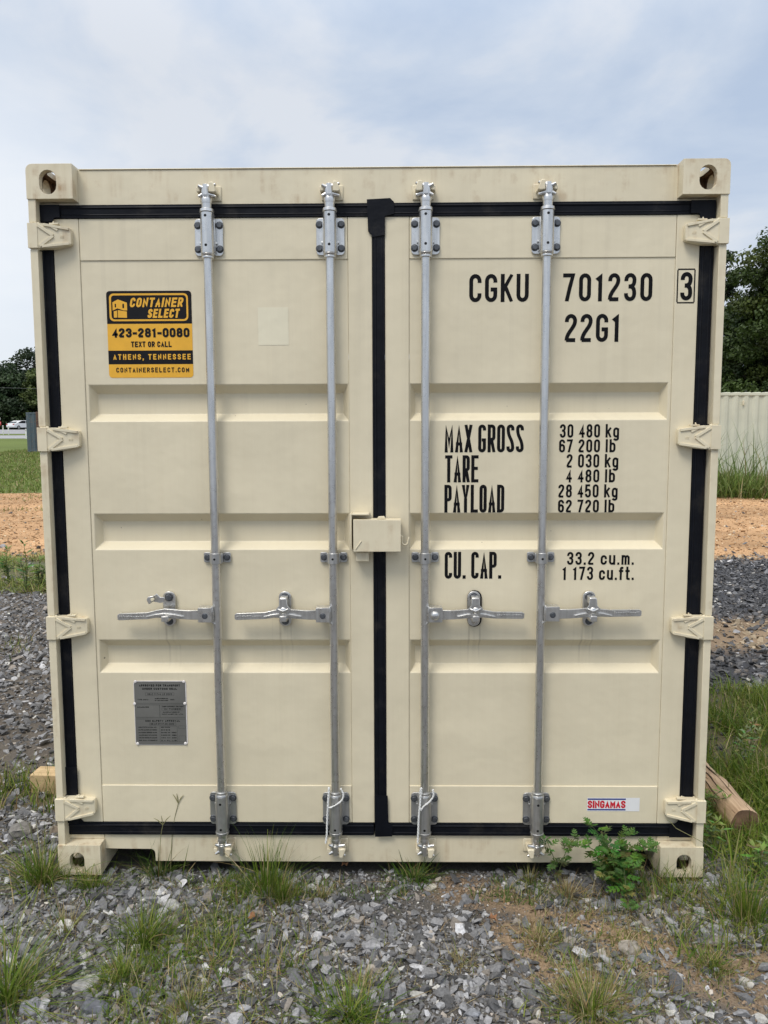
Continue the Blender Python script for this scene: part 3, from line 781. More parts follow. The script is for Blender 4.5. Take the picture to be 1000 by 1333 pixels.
# ---- lock box, bracket and hook
mb = MB()
z0, z1 = 1.2335, 1.349
mb.prism([(-.0865, z0), (.0835, z0), (.0835, z1-.002), (-.0865, z1)], -.030, YD-.012, 'y')
mb.prism([(.02, z1+.0005), (-.002, z1+.0005), (.004, z1+.009), (.024, z1+.010), (.030, z1+.0005)], -.010, .004, 'y')
mb.tube([(-.079, -.0305, z0+.008), (-.058, -.0315, z0+.039)], .0022, 6)
hk = [(.082, -.004, 1.288), (.090, -.004, 1.284)] + [(.0985+.0115*math.cos(math.radians(a)), -.004, 1.266+.0115*math.sin(math.radians(a))) for a in range(165, 376, 30)] + [(.113, -.004, 1.282)]
mb.tube(hk, .0033, 8)
mb.build('lock_box', M_FRAME, DR, bevel=0.005)
mb = MB()
mb.box(-.0985, -.0925, -.022, YD-.0005, 1.236, 1.3695); mb.box(-.092, -.029, -.022, YD-.0005, 1.3635, 1.3695)
mb.box(-.079, -.031, -.006, YD-.0005, 1.194, 1.228)
mb.build('lock_bracket', M_FRAME, DL, bevel=0.002)

# ---- lettering, stickers, plate
YT = YD+.0045-.0008
def place_on(y): return lambda x, z, off: (x, y-off, z)
PT = place_on(YT)
def ptext(mb, txt, px0, px1, py0, py1, spx, gap=.35, mat=0, slant=0):
    a = P(px0, (py0+py1)/2, YT); b = P(px1, (py0+py1)/2, YT); t = P((px0+px1)/2, py0, YT); bo = P((px0+px1)/2, py1, YT)
    text(mb, txt, a.x, b.x, bo.z, t.z, spx*(b.x-a.x)/(px1-px0), PT, gap, mat, slant)
mb = MB()
ptext(mb, 'CGKU', 611, 688.5, 356.5, 393, 5.0, .42); mb.build('owner_code_lettering', M_INK, DR, recalc=False); mb = MB()
ptext(mb, '701230', 733, 849.5, 355.5, 392, 5.0, .5); mb.build('serial_number_lettering', M_INK, DR, recalc=False); mb = MB()
ptext(mb, '22G1', 735.5, 808, 408.5, 445, 5.0, .42); mb.build('size_code_lettering', M_INK, DR, recalc=False); mb = MB()
PS = place_on(YD-.0008)
a = P(886, 372, YD); b = P(901.5, 372, YD); t = P(893, 354, YD); bo = P(893, 391, YD)
text(mb, '3', a.x, b.x, bo.z, t.z, .0142, PS)
a = P(881.3, 394, YD); b = P(905, 350.3, YD)
strip(mb, [(a.x, a.z), (b.x, a.z)], .0045, PS, 0, 0); strip(mb, [(a.x, b.z), (b.x, b.z)], .0045, PS, 0, 0)
strip(mb, [(a.x, a.z+.0023), (a.x, b.z-.0023)], .0045, PS, 0, 0); strip(mb, [(b.x, a.z+.0023), (b.x, b.z-.0023)], .0045, PS, 0, 0)
mb.build('check_digit_lettering', M_INK, DR, recalc=False)
mb = MB()
for txt, x0, x1, y0, y1 in (('MAX GROSS', 579, 682, 552.6, 588.8), ('TARE', 579.6, 623, 592.6, 627.9), ('PAYLOAD', 578.6, 656.6, 631, 667.2)):
    ptext(mb, txt, x0, x1, y0, y1, 4.1, .36)
mb.build('weight_heading_lettering', M_INK, DR, recalc=False); mb = MB()
for txt, x0, x1, y0, y1 in (('30 480 kg', 729, 806.2, 552, 569.6), ('67 200 lb', 728, 801.5, 571.8, 588.8), ('2 030 kg', 737.8, 805.2, 591, 608.6),
                            ('4 480 lb', 736.8, 800.8, 610.9, 627.9), ('28 450 kg', 727, 804.3, 630.4, 647.6), ('62 720 lb', 726.6, 800, 650.4, 667)):
    ptext(mb, txt, x0, x1, y0, y1, 2.75, .45)
mb.build('weight_value_lettering', M_INK, DR, recalc=False)
mb = MB()
ptext(mb, 'CU. CAP.', 579, 652.8, 718.3, 753.3, 4.1, .36); mb.build('capacity_heading_lettering', M_INK, DR, recalc=False); mb = MB()
ptext(mb, '33.2 cu.m.', 738.4, 825.4, 718.4, 735.2, 2.75, .48); mb.build('cubic_metre_lettering', M_INK, DR, recalc=False); mb = MB(); ptext(mb, '1 173 cu.ft.', 732, 825.4, 737.6, 755, 2.75, .48)
mb.build('cubic_foot_lettering', M_INK, DR, recalc=False)

# yellow and black sticker, laid out in its own millimetres
a = P(138, 378.8, YT); b = P(251.6, 491.3, YT)
SX0, SX1, SZ1, SZ0 = a.x, b.x+.001, a.z, b.z
sw, sh = SX1-SX0, SZ1-SZ0
def su(u): return SX0+(u-62)/868*sw
def sv(v): return SZ1-(v-68)/867*sh
mb = MB(); YS = YT
def flat(poly, off, mat): mb.add([(x, YS-off, z) for x, z in poly], [tuple(range(len(poly)))], mat)
flat(rrect(su(62), su(930), sv(935), sv(68), .012), .0001, 0)
flat([(su(62), sv(395)), (su(930), sv(395))] + [(x, z) for x, z in rrect(su(62), su(930), sv(935), sv(68), .012)[:12]], .0003, 1)
flat([(su(62), sv(800)), (su(930), sv(800)), (su(930), sv(662)), (su(62), sv(662))], .0003, 1)
flat(rrect(su(90), su(895), sv(368), sv(93), .016), .0005, 0); flat(rrect(su(110), su(877), sv(350), sv(112), .011), .0007, 1)
PST = place_on(YS-.0009)
def st(txt, u0, u1, v0, v1, s, gap, mat, slant=0):
    text(mb, txt, su(u0), su(u1), sv(v1), sv(v0), s/868*sw, PST, gap, mat, slant)
st('CONTAINER', 296, 836, 136, 230, 20, .40, 0, .20); st('SELECT', 474, 795, 247, 337, 20, .40, 0, .20)
st('423-281-0080', 106, 902, 437, 531, 23, .26, 1); st('TEXT OR CALL', 300, 716, 571, 628, 12, .36, 1)
st('ATHENS, TENNESSEE', 112, 908, 698, 754, 11.5, .8, 0); st('CONTAINERSELECT.COM', 138, 888, 833, 882, 9.5, .66, 1)
def ic(pts, mat, off): flat([(su(u), sv(v)) for u, v in pts][::-1], off, mat)
ic([(124, 180), (180, 152), (272, 185), (272, 262), (238, 262), (172, 240), (124, 262)], 0, .0009)
ic([(134, 270), (168, 262), (168, 332), (134, 332)], 0, .0009); ic([(176, 258), (268, 272), (268, 335), (176, 332)], 0, .0009)
ic(rrect(146, 160, 194, 232, 6, 3), 1, .0011); ic(rrect(224, 242, 194, 240, 8, 3), 1, .0011)
mb.build('dealer_sticker', [M_YEL, M_BLK], DL, recalc=False)

# data plate
a = P(174.5, 887, YT); b = P(243.5, 969, YT)
px0, px1, pz1, pz0 = a.x, b.x, a.z, b.z
pw, ph = px1-px0, pz1-pz0
mb = MB()
mb.prism(rrect(px0, px1, pz0, pz1, .010, 4), YT-.0025, YT+.001, 'y', 0)
mb.prism(rrect(px0-.0025, px1+.0035, pz0-.0025, pz1+.0025, .010, 4), YT-.0012, YT+.0005, 'y', 2)
def qu(u): return px0+u*pw
def qv(v): return pz1-v*ph
PQ = place_on(YT-.0027)
def pt(txt, u0, u1, v0, v1, s=.0011, gap=.4): text(mb, txt, qu(u0), qu(u1), qv(v1), qv(v0), s, PQ, gap, 1)
pt('APPROVED FOR TRANSPORT', .10, .90, .045, .078, .0021, .5); pt('UNDER CUSTOMS SEAL', .16, .84, .098, .13, .0021, .5)
pt('GB-C 11744 LR 2023', .26, .74, .185, .212)
pt('TYPE', .06, .15, .275, .295); pt('CGKU', .17, .27, .275, .295); pt('MANUFACTURERS NO.', .40, .66, .258, .276); pt('OF THE CONTAINER', .40, .66, .290, .306); pt('CGKU', .70, .78, .275, .295)
pt('DATE MANUFACTURED', .05, .28, .395, .412); pt('TIMBER COMPONENT TREATMENT', .53, .96, .385, .402); pt('IM TIMBER', .58, .90, .425, .445); pt('MANUFACTURED BY', .55, .88, .475, .492); pt('CONTAINER CO. LTD.', .53, .95, .508, .524)
pt('CSC SAFETY APPROVAL', .20, .88, .61, .636, .0019, .5); pt('GB-LR 27117-02-2023', .30, .76, .66, .684)
for i, tx in enumerate(('IDENTIFICATION NO.', 'DATE MANUFACTURED', 'MAXIMUM GROSS MASS', 'ALLOWABLE STACKING', 'TRANSVERSE RACKING', 'END WALL STRENGTH')):
    v = .715+i*.042; pt(tx, .06, .42, v, v+.018)
    pt(('CGKU 701230', '2023', '30480 KG', '216000 KG', '150 KN', '0.4 PL')[i], .50, .68, v, v+.018); 
    if i > 1: pt(('', '', '67200 LB', '476200 LB', '15240 KG', '')[i] or 'LB', .71, .80, v, v+.018)
for v in (.342, .368, .565, .592): strip(mb, [(qu(.02), qv(v)), (qu(.985), qv(v))], .0009, PQ, 0, 1)
strip(mb, [(qu(.49), qv(.37)), (qu(.49), qv(.563))], .0009, PQ, 0.0001, 1)
for u0, u1, v0, v1 in ((.22, .78, .175, .222), (.53, .93, .418, .452), (.28, .80, .652, .692), (.48, .82, .705, .955), (.85, .98, .70, .74), (.85, .98, .86, .955)):
    for q in ([(u0, v0), (u1, v0)], [(u0, v1), (u1, v1)], [(u0, v0), (u0, v1)], [(u1, v0), (u1, v1)]):
        strip(mb, [(qu(x), qv(y)) for x, y in q], .0005, PQ, .0002, 1)
for u, v in ((.03, .0), (.975, .0), (.0, .352), (.985, .345), (.03, .985), (.975, .98)):
    mb.dome_y(qu(u), YT-.002, qv(v), .006, .004, 10, 2)
mb.build('data_plate', [M_PLATE, M_INK, M_RIVET], DL, smooth=30)

# maker's sticker, low on the right door
yr = YD+.0006-.0004
a = P(764.5, 1038.5, YD); b = P(832.5, 1056.2, YD)
mb = MB(); w_ = b.x-a.x; h_ = a.z-b.z
def fl(x0, x1, z0, z1, off, mat): mb.add([(x0, yr-off, z0), (x1, yr-off, z0), (x1, yr-off, z1), (x0, yr-off, z1)], [(0, 1, 2, 3)], mat)
fl(a.x, b.x, b.z, a.z, .0003, 0)
fl(a.x+.01*w_, a.x+.735*w_, a.z-.16*h_, a.z-.05*h_, .0006, 2); fl(a.x+.01*w_, a.x+.735*w_, b.z+.06*h_, b.z+.17*h_, .0006, 2)
text(mb, 'SINGAMAS', a.x+.012*w_, a.x+.733*w_, b.z+.23*h_, a.z-.21*h_, .0067, place_on(yr-.0008), .15, 1)
mb.build('maker_sticker', [M_WHITE, M_RED, M_BLUE], DR, recalc=False)
a = P(335.5, 400, YT); b = P(376, 449, YT)
MB().add([(a.x, YT, b.z), (b.x, YT, b.z), (b.x, YT, a.z), (a.x, YT, a.z)], [(0, 1, 2, 3)]).build('paint_patch', M_PATCH, DL, recalc=False)

# ---- white cords hung on the two inner rods
def cord(path, name, label):
    mb = MB(); path = [Vector(p) for p in path]
    # resample, then twist two strands
    pts = []
    for i in range(len(path)-1):
        k = max(2, int((path[i+1]-path[i]).length/.0022))
        pts += [path[i].lerp(path[i+1], j/k) for j in range(k)]
    pts.append(path[-1])
    for ph in (0, PI):
        q = [p+Vector((math.cos(i*.62+ph)*.0019, math.sin(i*.62+ph)*.0019, math.sin(i*.3+ph)*.0006)) for i, p in enumerate(pts)]
        mb.tube(q, .0024, 6)
    o = mb.build(name, M_ROPE, smooth=60)
    tag(o, label, 'cord', 'white cords hung on the lock rods'); return o
def cpath(pp, y): return [P(a, b, y) for a, b in pp]
def curve(pts, n=5):
    o = []
    for i in range(len(pts)-1):
        p0 = pts[max(i-1, 0)]; p1 = pts[i]; p2 = pts[i+1]; p3 = pts[min(i+2, len(pts)-1)]
        for k in range(n):
            t = k/n
            o.append(tuple(.5*((2*b)+(c-a)*t+(2*a-5*b+4*c-d)*t*t+(-a+3*b-3*c+d)*t**3) for a, b, c, d in zip(p0, p1, p2, p3)))
    o.append(pts[-1]); return o
c1 = [(443.5, 1026.5), (447.2, 1034), (445, 1042), (436.5, 1048.5), (427.5, 1051.5), (427.2, 1045), (428.3, 1029), (428, 1027), (427.2, 1045), (426.5, 1058), (426, 1072), (425.5, 1088), (424, 1098)]
cord(cpath(curve(c1), -.012), 'cord', 'twisted white cord looped on the lock rod foot left of the door gap')
c2 = [(563.3, 1028), (564.5, 1036), (559, 1044), (552, 1049.5), (547.5, 1055), (547, 1046), (547.2, 1030), (549, 1027), (547, 1046), (545.5, 1062), (544.8, 1078), (544, 1098)]
cord(cpath(curve(c2), -.012), 'cord', 'twisted white cord looped on the lock rod foot right of the door gap')
# ================================================================== the setting
TY = [-20, -3, 0, 8, 13, 18, 30, 47, 60, 75, 80, 90, 107, 116, 140, 200, 420, 900]
TZ = [-.05, -.022, -.022, -.01, .07, .20, .33, .62, 1.00, 1.44, 1.56, 1.80, 2.36, 2.70, 3.0, 4.0, 9.0, 12.0]
def terr(y): return np.interp(y, TY, TZ)
def fbm(x, y, sc, seed=0.0, o=3):
    return mnoise.fractal(Vector((x*sc+seed*7.3, y*sc-seed*3.1, seed)), 0.6, 2.1, o)
class VN:            # vectorised value noise
    def __init__(s, seed): s.t = np.random.default_rng(seed).random((256, 256))
    def __call__(s, x, y):
        xi = np.floor(x).astype(int); yi = np.floor(y).astype(int); fx = x-xi; fy = y-yi
        fx = fx*fx*(3-2*fx); fy = fy*fy*(3-2*fy); t = s.t
        a = t[xi & 255, yi & 255]; b = t[(xi+1) & 255, yi & 255]; c = t[xi & 255, (yi+1) & 255]; d = t[(xi+1) & 255, (yi+1) & 255]
        return (a*(1-fx)+b*fx)*(1-fy)+(c*(1-fx)+d*fx)*fy
    def f(s, x, y, sc, o=3):
        r = 0; amp = 1; tot = 0
        for i in range(o):
            r = r+amp*s(x*sc+i*17.3, y*sc-i*9.1); tot += amp; amp *= .5; sc *= 2.07
        return r/tot
V1, V2, V3 = VN(1), VN(2), VN(3)
def near_h(x, y):
    """small relief of the yard close to the container"""
    w = np.clip((9-y)/5, 0, 1)
    h = (V1.f(x, y, 1.6, 3)-.5)*.05+(V2.f(x, y, 7, 3)-.5)*.022
    # flat bed under the container
    bed = np.clip((1.35-np.abs(x))/.2, 0, 1)*np.clip((y+.12)/.2, 0, 1)*np.clip((6.3-y)/.2, 0, 1)
    h = h*(1-bed)-bed*.03
    return h*w
def ground_z(x, y): return terr(y)+near_h(x, y)
def seg_d(x, y, a, b):
    ax, ay = a; bx, by = b; L = (bx-ax)**2+(by-ay)**2
    t = np.clip(((x-ax)*(bx-ax)+(y-ay)*(by-ay))/L, 0, 1)
    return np.hypot(x-ax-t*(bx-ax), y-ay-t*(by-ay))
def sstep(a, b, v):
    t = np.clip((v-a)/(b-a), 0, 1); return t*t*(3-2*t)
def gp(px, py):
    g = G(px, py, -.02); return (g.x, g.y)
STREAK = [(gp(640, 1160), gp(750, 1200), .10), (gp(750, 1195), gp(860, 1245), .13), (gp(860, 1245), gp(1010, 1300), .12), (gp(660, 1205), gp(760, 1290), .08), (gp(1000, 1275), gp(1090, 1330), .14), (gp(600, 1150), gp(700, 1180), .10), (gp(720, 1235), gp(800, 1300), .07), (gp(690, 1170), gp(700, 1230), .08)]
def zones(x, y):
    """weights: clay (orange soil), green (grass cover), dark (dark crushed stone); the rest is grey gravel"""
    n = V3.f(x, y, .9, 4)-.5; n2 = V2.f(x, y, 3.1, 3)-.5
    clay = np.zeros_like(x); green = np.zeros_like(x); dark = np.zeros_like(x)
    for a, b, w in STREAK:
        clay = np.maximum(clay, (1-sstep(w*.45, w*1.3, seg_d(x, y, a, b)+n2*.24))*(.65+.35*sstep(.35, .6, n2+.5)))
    clay = np.maximum(clay, sstep(7.0, 7.7, y+n*.9)*(1-sstep(16.9, 17.3, y+n*.6)))
    clay = np.maximum(clay, .75*sstep(2.9, 3.4, y+n*.5)*(1-sstep(4.0, 4.5, y+n*.6))*(x > 0))
    dark = sstep(3.8, 4.3, y+n*.5)*(1-sstep(7.0, 7.5, y+n*.8))*(x > 0)+sstep(1.9, 2.3, y+n*.5)*(1-sstep(2.9, 3.4, y+n*.5))*(x > 0)
    green = sstep(16.9, 17.4, y+n*.6)
    green = np.maximum(green, .55*sstep(5.3, 5.8, y+n*.7)*(1-sstep(6.9, 7.5, y+n*.6))*(x < 0))
    green = np.maximum(green, sstep(1.15, 1.45, x+n*.4)*sstep(-.3, .25, y+n*.5)*(1-sstep(1.7, 2.3, y+n*.5))*.9)
    green = np.maximum(green, sstep(-1.0, -1.3, x+n*.3)*sstep(-.2, .1, y+n*.3)*(1-sstep(.7, 1.0, y+n*.6))*.65)
    return clay, green, np.clip(dark, 0, 1)

def axis(bp):
    o = []
    for (a, b, st) in bp: o += list(np.arange(a, b-1e-6, st))
    o.append(bp[-1][1]); return np.array(o)
gx = axis([(-700, -100, 60), (-100, -20, 5), (-20, -6, .7), (-6, -2.4, .12), (-2.4, 2.6, .028), (2.6, 7, .12), (7, 20, .6), (20, 100, 5), (100, 700, 60)])
gy = axis([(-20, -3, 3), (-3, -.95, .2), (-.95, 1.3, .028), (1.3, 3, .06), (3, 9, .12), (9, 20, .25), (20, 75, 2.5), (75, 80, 1), (80, 90, 2), (90, 107, 1.7), (107, 140, 3), (140, 200, 12), (200, 420, 44), (420, 900, 96)])
gy = np.unique(np.concatenate([gy, np.array(TY, float)]))
gy = gy[np.concatenate([[True], np.diff(gy) > 1e-4])]
X, Y = np.meshgrid(gx, gy); xf, yf = X.ravel(), Y.ravel()
Zf = ground_z(xf, yf)
cl, gr, dk = zones(xf, yf)
nn = V1.f(xf, yf, 2.3, 4)[:, None]; nm = V2.f(xf, yf, .35, 3)[:, None]
c = np.array([.092, .086, .078])*(.75+.5*nn)*np.ones((len(xf), 3))  # base tone darkened to paint the shade in gaps between stones
c = c*(1-.35*sstep(.45, .62, nm))+.35*sstep(.45, .62, nm)*np.array([.14, .11, .08])
c = c*(1-dk[:, None])+dk[:, None]*np.array([.055, .057, .064])
far = sstep(5.5, 8, yf)[:, None]
clc = np.array([.300, .215, .138])*(1-far)+np.array([.45, .275, .145])*far
c = c*(1-cl[:, None])+cl[:, None]*clc*(.55+.9*V2.f(xf, yf*2.2, 1.1, 4)[:, None])*(.8+.4*nn)
grc = np.array([.125, .105, .065])*(1-far)+np.array([.120, .155, .042])*far
c = c*(1-gr[:, None])+gr[:, None]*grc*(.7+.6*nm)
nx, ny = len(gx), len(gy)
idx = np.arange(nx*ny).reshape(ny, nx)
faces = np.stack([idx[:-1, :-1], idx[:-1, 1:], idx[1:, 1:], idx[1:, :-1]], -1).reshape(-1, 4)
M_GROUND = attr_mat('yard_ground', 0.95, 0, 0.38, 0.7, 0.15)
tag(np_mesh('ground', np.stack([xf, yf, Zf], 1), faces, M_GROUND, colors=c, smooth=True), kind='structure')

# far road: two carriageways with a grass median
def road(name, y0, y1, colr, lift):
    ys = np.unique(np.concatenate([[y0, y1], gy[(gy > y0) & (gy < y1)], np.array(TY)[(np.array(TY) > y0) & (np.array(TY) < y1)]]))
    v = []; f = []
    for y in ys:
        z = float(terr(y))+lift
        v += [(-400, y, z), (400, y, z)]
    for i in range(len(ys)-1): f.append((2*i, 2*i+1, 2*i+3, 2*i+2))
    return tag(MB().add(v, f).build(name, plain(name+'_asphalt', colr, .8, 0, .1, .8), recalc=False), kind='structure')
road('road', 75.5, 89.5, (.30, .30, .31), .015); road('far_road', 96, 126, (.28, .28, .29), .015)
mb = MB()
for yl in (75.9, 89.0): mb.add([(-300, yl, float(terr(yl))+.03), (300, yl, float(terr(yl))+.03), (300, yl+.2, float(terr(yl+.2))+.03), (-300, yl+.2, float(terr(yl+.2))+.03)], [(0, 1, 2, 3)])
tag(mb.build('road_marking', plain('road_line_paint', (.7, .7, .68), .7)), kind='structure')

# ------------------------------------------------------------------ crushed stone
def stone_templates(k, seed, n=12, flat=.52):
    r = np.random.default_rng(seed); out = []
    for i in range(k):
        p = r.normal(size=(n, 3)); p /= np.linalg.norm(p, axis=1)[:, None]; p *= r.uniform(.75, 1.1, (n, 1))
        p *= np.array([1, r.uniform(.6, .95), flat*r.uniform(.7, 1.15)])
        bm = bmesh.new()
        for q in p: bm.verts.new(q)
        g = bmesh.ops.convex_hull(bm, input=bm.verts)
        bmesh.ops.delete(bm, geom=[v for v in bm.verts if not v.link_faces], context='VERTS')
        bmesh.ops.triangulate(bm, faces=bm.faces); bm.verts.index_update()
        bmesh.ops.recalc_face_normals(bm, faces=bm.faces)
        out.append((np.array([v.co[:] for v in bm.verts]), np.array([[v.index for v in f.verts] for f in bm.faces]))); bm.free()
    return out
ST = stone_templates(14, 5)
def scatter_stones(name, xs, ys, sz, cols, sink=.25):
    """one mesh of many stones, random turn and template"""
    n = len(xs); zz = ground_z(xs, ys)
    ti = RNG.integers(0, len(ST), n); a = RNG.uniform(0, 2*PI, n); tl = RNG.normal(0, .35, (n, 2))
    VV = []; FF = []; CC = []; base = 0
    for k, (tv, tf) in enumerate(ST):
        s = np.where(ti == k)[0]
        if not len(s): continue
        ca, sa = np.cos(a[s]), np.sin(a[s])
        v = tv[None]*sz[s][:, None, None]
        x = v[..., 0]*ca[:, None]-v[..., 1]*sa[:, None]; y = v[..., 0]*sa[:, None]+v[..., 1]*ca[:, None]
        z = v[..., 2]+x*tl[s, 0][:, None]+y*tl[s, 1][:, None]
        w = np.stack([x+xs[s][:, None], y+ys[s][:, None], z+(zz[s]+sz[s]*sink)[:, None]], -1)
        m = len(tv); VV.append(w.reshape(-1, 3))
        FF.append((tf[None]+(np.arange(len(s))*m)[:, None, None]+base).reshape(-1, 3)); base += m*len(s)
        CC.append(np.repeat(cols[s], m, 0))
    return np_mesh(name, np.concatenate(VV), np.concatenate(FF), M_STONE, colors=np.concatenate(CC))
M_STONE = attr_mat('crushed_limestone', .85, 0, .32, .35, .25)
def stone_cols(n, base=(.168, .168, .172)):
    b = np.array(base)*np.exp(RNG.normal(0, .48, (n, 1)))  # stones vary in tone; spread widened to imitate shadow contrast
    tint = RNG.random((n, 1))
    warm = (tint > .90)*np.array([.10, .055, .0]); b = b+warm*b.mean(1, keepdims=True)*3
    b = np.where(tint > .975, np.array([.50, .49, .46])*RNG.uniform(.7, 1.1, (n, 1)), b)
    return np.clip(b, .02, .62)
def field(n, x0, x1, y0, y1, dens):
    xs = RNG.uniform(x0, x1, n); ys = RNG.uniform(y0, y1, n)
    k = RNG.random(n) < dens(xs, ys); return xs[k], ys[k]
inside = lambda x, y: (np.abs(x) < 1.17) & (y > .10) & (y < 6.0)
def d_near(x, y):
    cl, gr, dk = zones(x, y); pat = V3.f(x, y, 1.9, 3)
    return (1-.86*cl)*(1-.65*gr)*(.45+.55*sstep(.34, .54, pat))*(~inside(x, y))
xs, ys = field(120000, -2.9, 3.0, -1.7, .5, d_near)
sz = np.clip(np.exp(RNG.normal(math.log(.0080), .58, len(xs))), .0035, .036)
o = scatter_stones('gravel', xs, ys, sz, stone_cols(len(xs)), .2); tag(o, kind='stuff')
xs, ys = field(70000, -2.2, 2.3, -1.2, .45, lambda x, y: (1-.75*zones(x, y)[0])*(~inside(x, y)))
sz = np.clip(np.exp(RNG.normal(math.log(.0038), .40, len(xs))), .0018, .008)
o = scatter_stones('gravel_fines', xs, ys, sz, stone_cols(len(xs), (.115, .108, .100)), .2); tag(o, kind='stuff')  # fines coloured darker, painting shade into the gaps between larger stones
# left yard and right yard, further out
xs, ys = field(34000, -5.2, -1.15, .4, 6.2, lambda x, y: np.clip(d_near(x, y)*1.5, 0, 1)*(x < -1.24))
sz = np.clip(np.exp(RNG.normal(math.log(.014), .45, len(xs))), .008, .05)
o = scatter_stones('gravel', xs, ys, sz, stone_cols(len(xs)), .2); tag(o, kind='stuff')
def d_right(x, y):
    cl, gr, dk = zones(x, y); return np.clip(dk*1.0+.35*cl*(y < 5)+.30, 0, 1)*(1-.45*gr)*(x > 1.25)
xs, ys = field(26000, 1.3, 5.6, .4, 7.8, d_right)
cl, gr, dk = zones(xs, ys)
sz = np.clip(np.exp(RNG.normal(math.log(.020), .40, len(xs))), .008, .045)
cc = stone_cols(len(xs), (.088, .089, .094)); w_ = (cl*(1-dk) > .3)[:, None]
cc = np.where(w_ & (RNG.random((len(xs), 1)) < .6), np.array([.42, .34, .24])*RNG.uniform(.5, 1.1, (len(xs), 1)), cc)
o = scatter_stones('dark_gravel', xs, ys, sz, cc, .2); tag(o, kind='stuff')

def d_mix(x, y):
    return sstep(6.6, 7.2, y)*(1-sstep(7.4, 9.6, y))*.5*1+.035*(y > 9)*1
xs, ys = field(16000, -8, 8, 6.5, 17, d_mix)
sz = np.clip(np.exp(RNG.normal(math.log(.022), .45, len(xs))), .008, .06)
o = scatter_stones('scattered_gravel', xs, ys, sz, stone_cols(len(xs), (.17, .165, .165)), .2); tag(o, kind='stuff')
# bark and clay crumbs over the orange strip
def flakes(name, xs, ys, ln, cols):
    n = len(xs); a = RNG.uniform(0, 2*PI, n); w = ln*RNG.uniform(.25, .6, n); z = ground_z(xs, ys)
    ux = np.stack([np.cos(a), np.sin(a), RNG.normal(0, .25, n)], 1); uy = np.stack([-np.sin(a), np.cos(a), RNG.normal(0, .45, n)], 1)
    c0 = np.stack([xs, ys, z+ln*.22], 1)
    v = np.stack([c0-ux*ln[:, None]/2-uy*w[:, None]/2, c0+ux*ln[:, None]/2-uy*w[:, None]/2, c0+ux*ln[:, None]/2+uy*w[:, None]/2, c0-ux*ln[:, None]/2+uy*w[:, None]/2], 1)
    th = np.array([0, 0, 1.0])*(ln*.14)[:, None]
    v = np.concatenate([v, v-th[:, None]], 1)
    q = np.array([[0, 1, 2, 3], [4, 7, 6, 5], [0, 4, 5, 1], [1, 5, 6, 2], [2, 6, 7, 3], [3, 7, 4, 0]])
    f = (q[None]+(np.arange(n)*8)[:, None, None]).reshape(-1, 4)
    return np_mesh(name, v.reshape(-1, 3), f, M_FLAKE, colors=np.repeat(cols, 8, 0))
M_FLAKE = attr_mat('wood_chips', .9, 0, .15, 0, .1)
def d_clay(x, y):
    cl, gr, dk = zones(x, y); return (y > 6.5)*cl
xs, ys = field(75000, -13, 13, 6.5, 17.5, d_clay)
pal = np.array([[.50, .33, .18], [.36, .21, .11], [.24, .14, .075], [.62, .50, .34], [.40, .24, .12]])
cc = pal[RNG.integers(0, 5, len(xs))]*RNG.uniform(.7, 1.15, (len(xs), 1))
o = flakes('wood_chips', xs, ys, np.clip(np.exp(RNG.normal(math.log(.018), .5, len(xs))), .007, .07), cc); tag(o, kind='stuff')
# crumbs in the near clay streaks
xs, ys = field(26000, -.6, 2.0, -.95, .3, lambda x, y: zones(x, y)[0])
cc = np.array([[.29, .21, .14]])*RNG.uniform(.6, 1.25, (len(xs), 1))
o = scatter_stones('clay_crumbs', xs, ys, np.clip(np.exp(RNG.normal(math.log(.0042), .5, len(xs))), .0015, .012), cc, .1); tag(o, kind='stuff')

# single larger stones that can be told apart
def big_stone(px, py, wpx, label, colr, flat=.7, seed=0, name='stone', lift=.25):
    g = G(px, py, -.02); d = (Vector(g)-CAM).length; R = wpx/1000*d/2
    r = np.random.default_rng(900+seed)
    p = r.normal(size=(24, 3)); p /= np.linalg.norm(p, axis=1)[:, None]; p *= r.uniform(.86, 1.06, (24, 1)); p *= np.array([1, .8, flat])*R
    bm = bmesh.new()
    for q in p: bm.verts.new(q)
    bmesh.ops.convex_hull(bm, input=bm.verts)
    bmesh.ops.delete(bm, geom=[v for v in bm.verts if not v.link_faces], context='VERTS')
    bmesh.ops.triangulate(bm, faces=bm.faces)
    bmesh.ops.bevel(bm, geom=list(bm.edges), offset=R*.07, segments=1, affect='EDGES')
    bmesh.ops.triangulate(bm, faces=bm.faces); bmesh.ops.subdivide_edges(bm, edges=bm.edges, cuts=1)
    for v in bm.verts:
        v.co *= 1+.10*mnoise.fractal(v.co*(2.2/R)+Vector((seed*3.1, 0, 0)), .7, 2.1, 4)
    bmesh.ops.recalc_face_normals(bm, faces=bm.faces)
    me = bpy.data.meshes.new(name); bm.to_mesh(me); bm.free()
    me.materials.append(stone_mat(colr))
    o = bpy.data.objects.new(name, me); COL.objects.link(o)
    o.location = (g.x, g.y, float(ground_z(np.array([g.x]), np.array([g.y]))[0])+R*flat*lift)
    return tag(o, label, 'stone', 'larger stones lying on the gravel')
_sm = {}
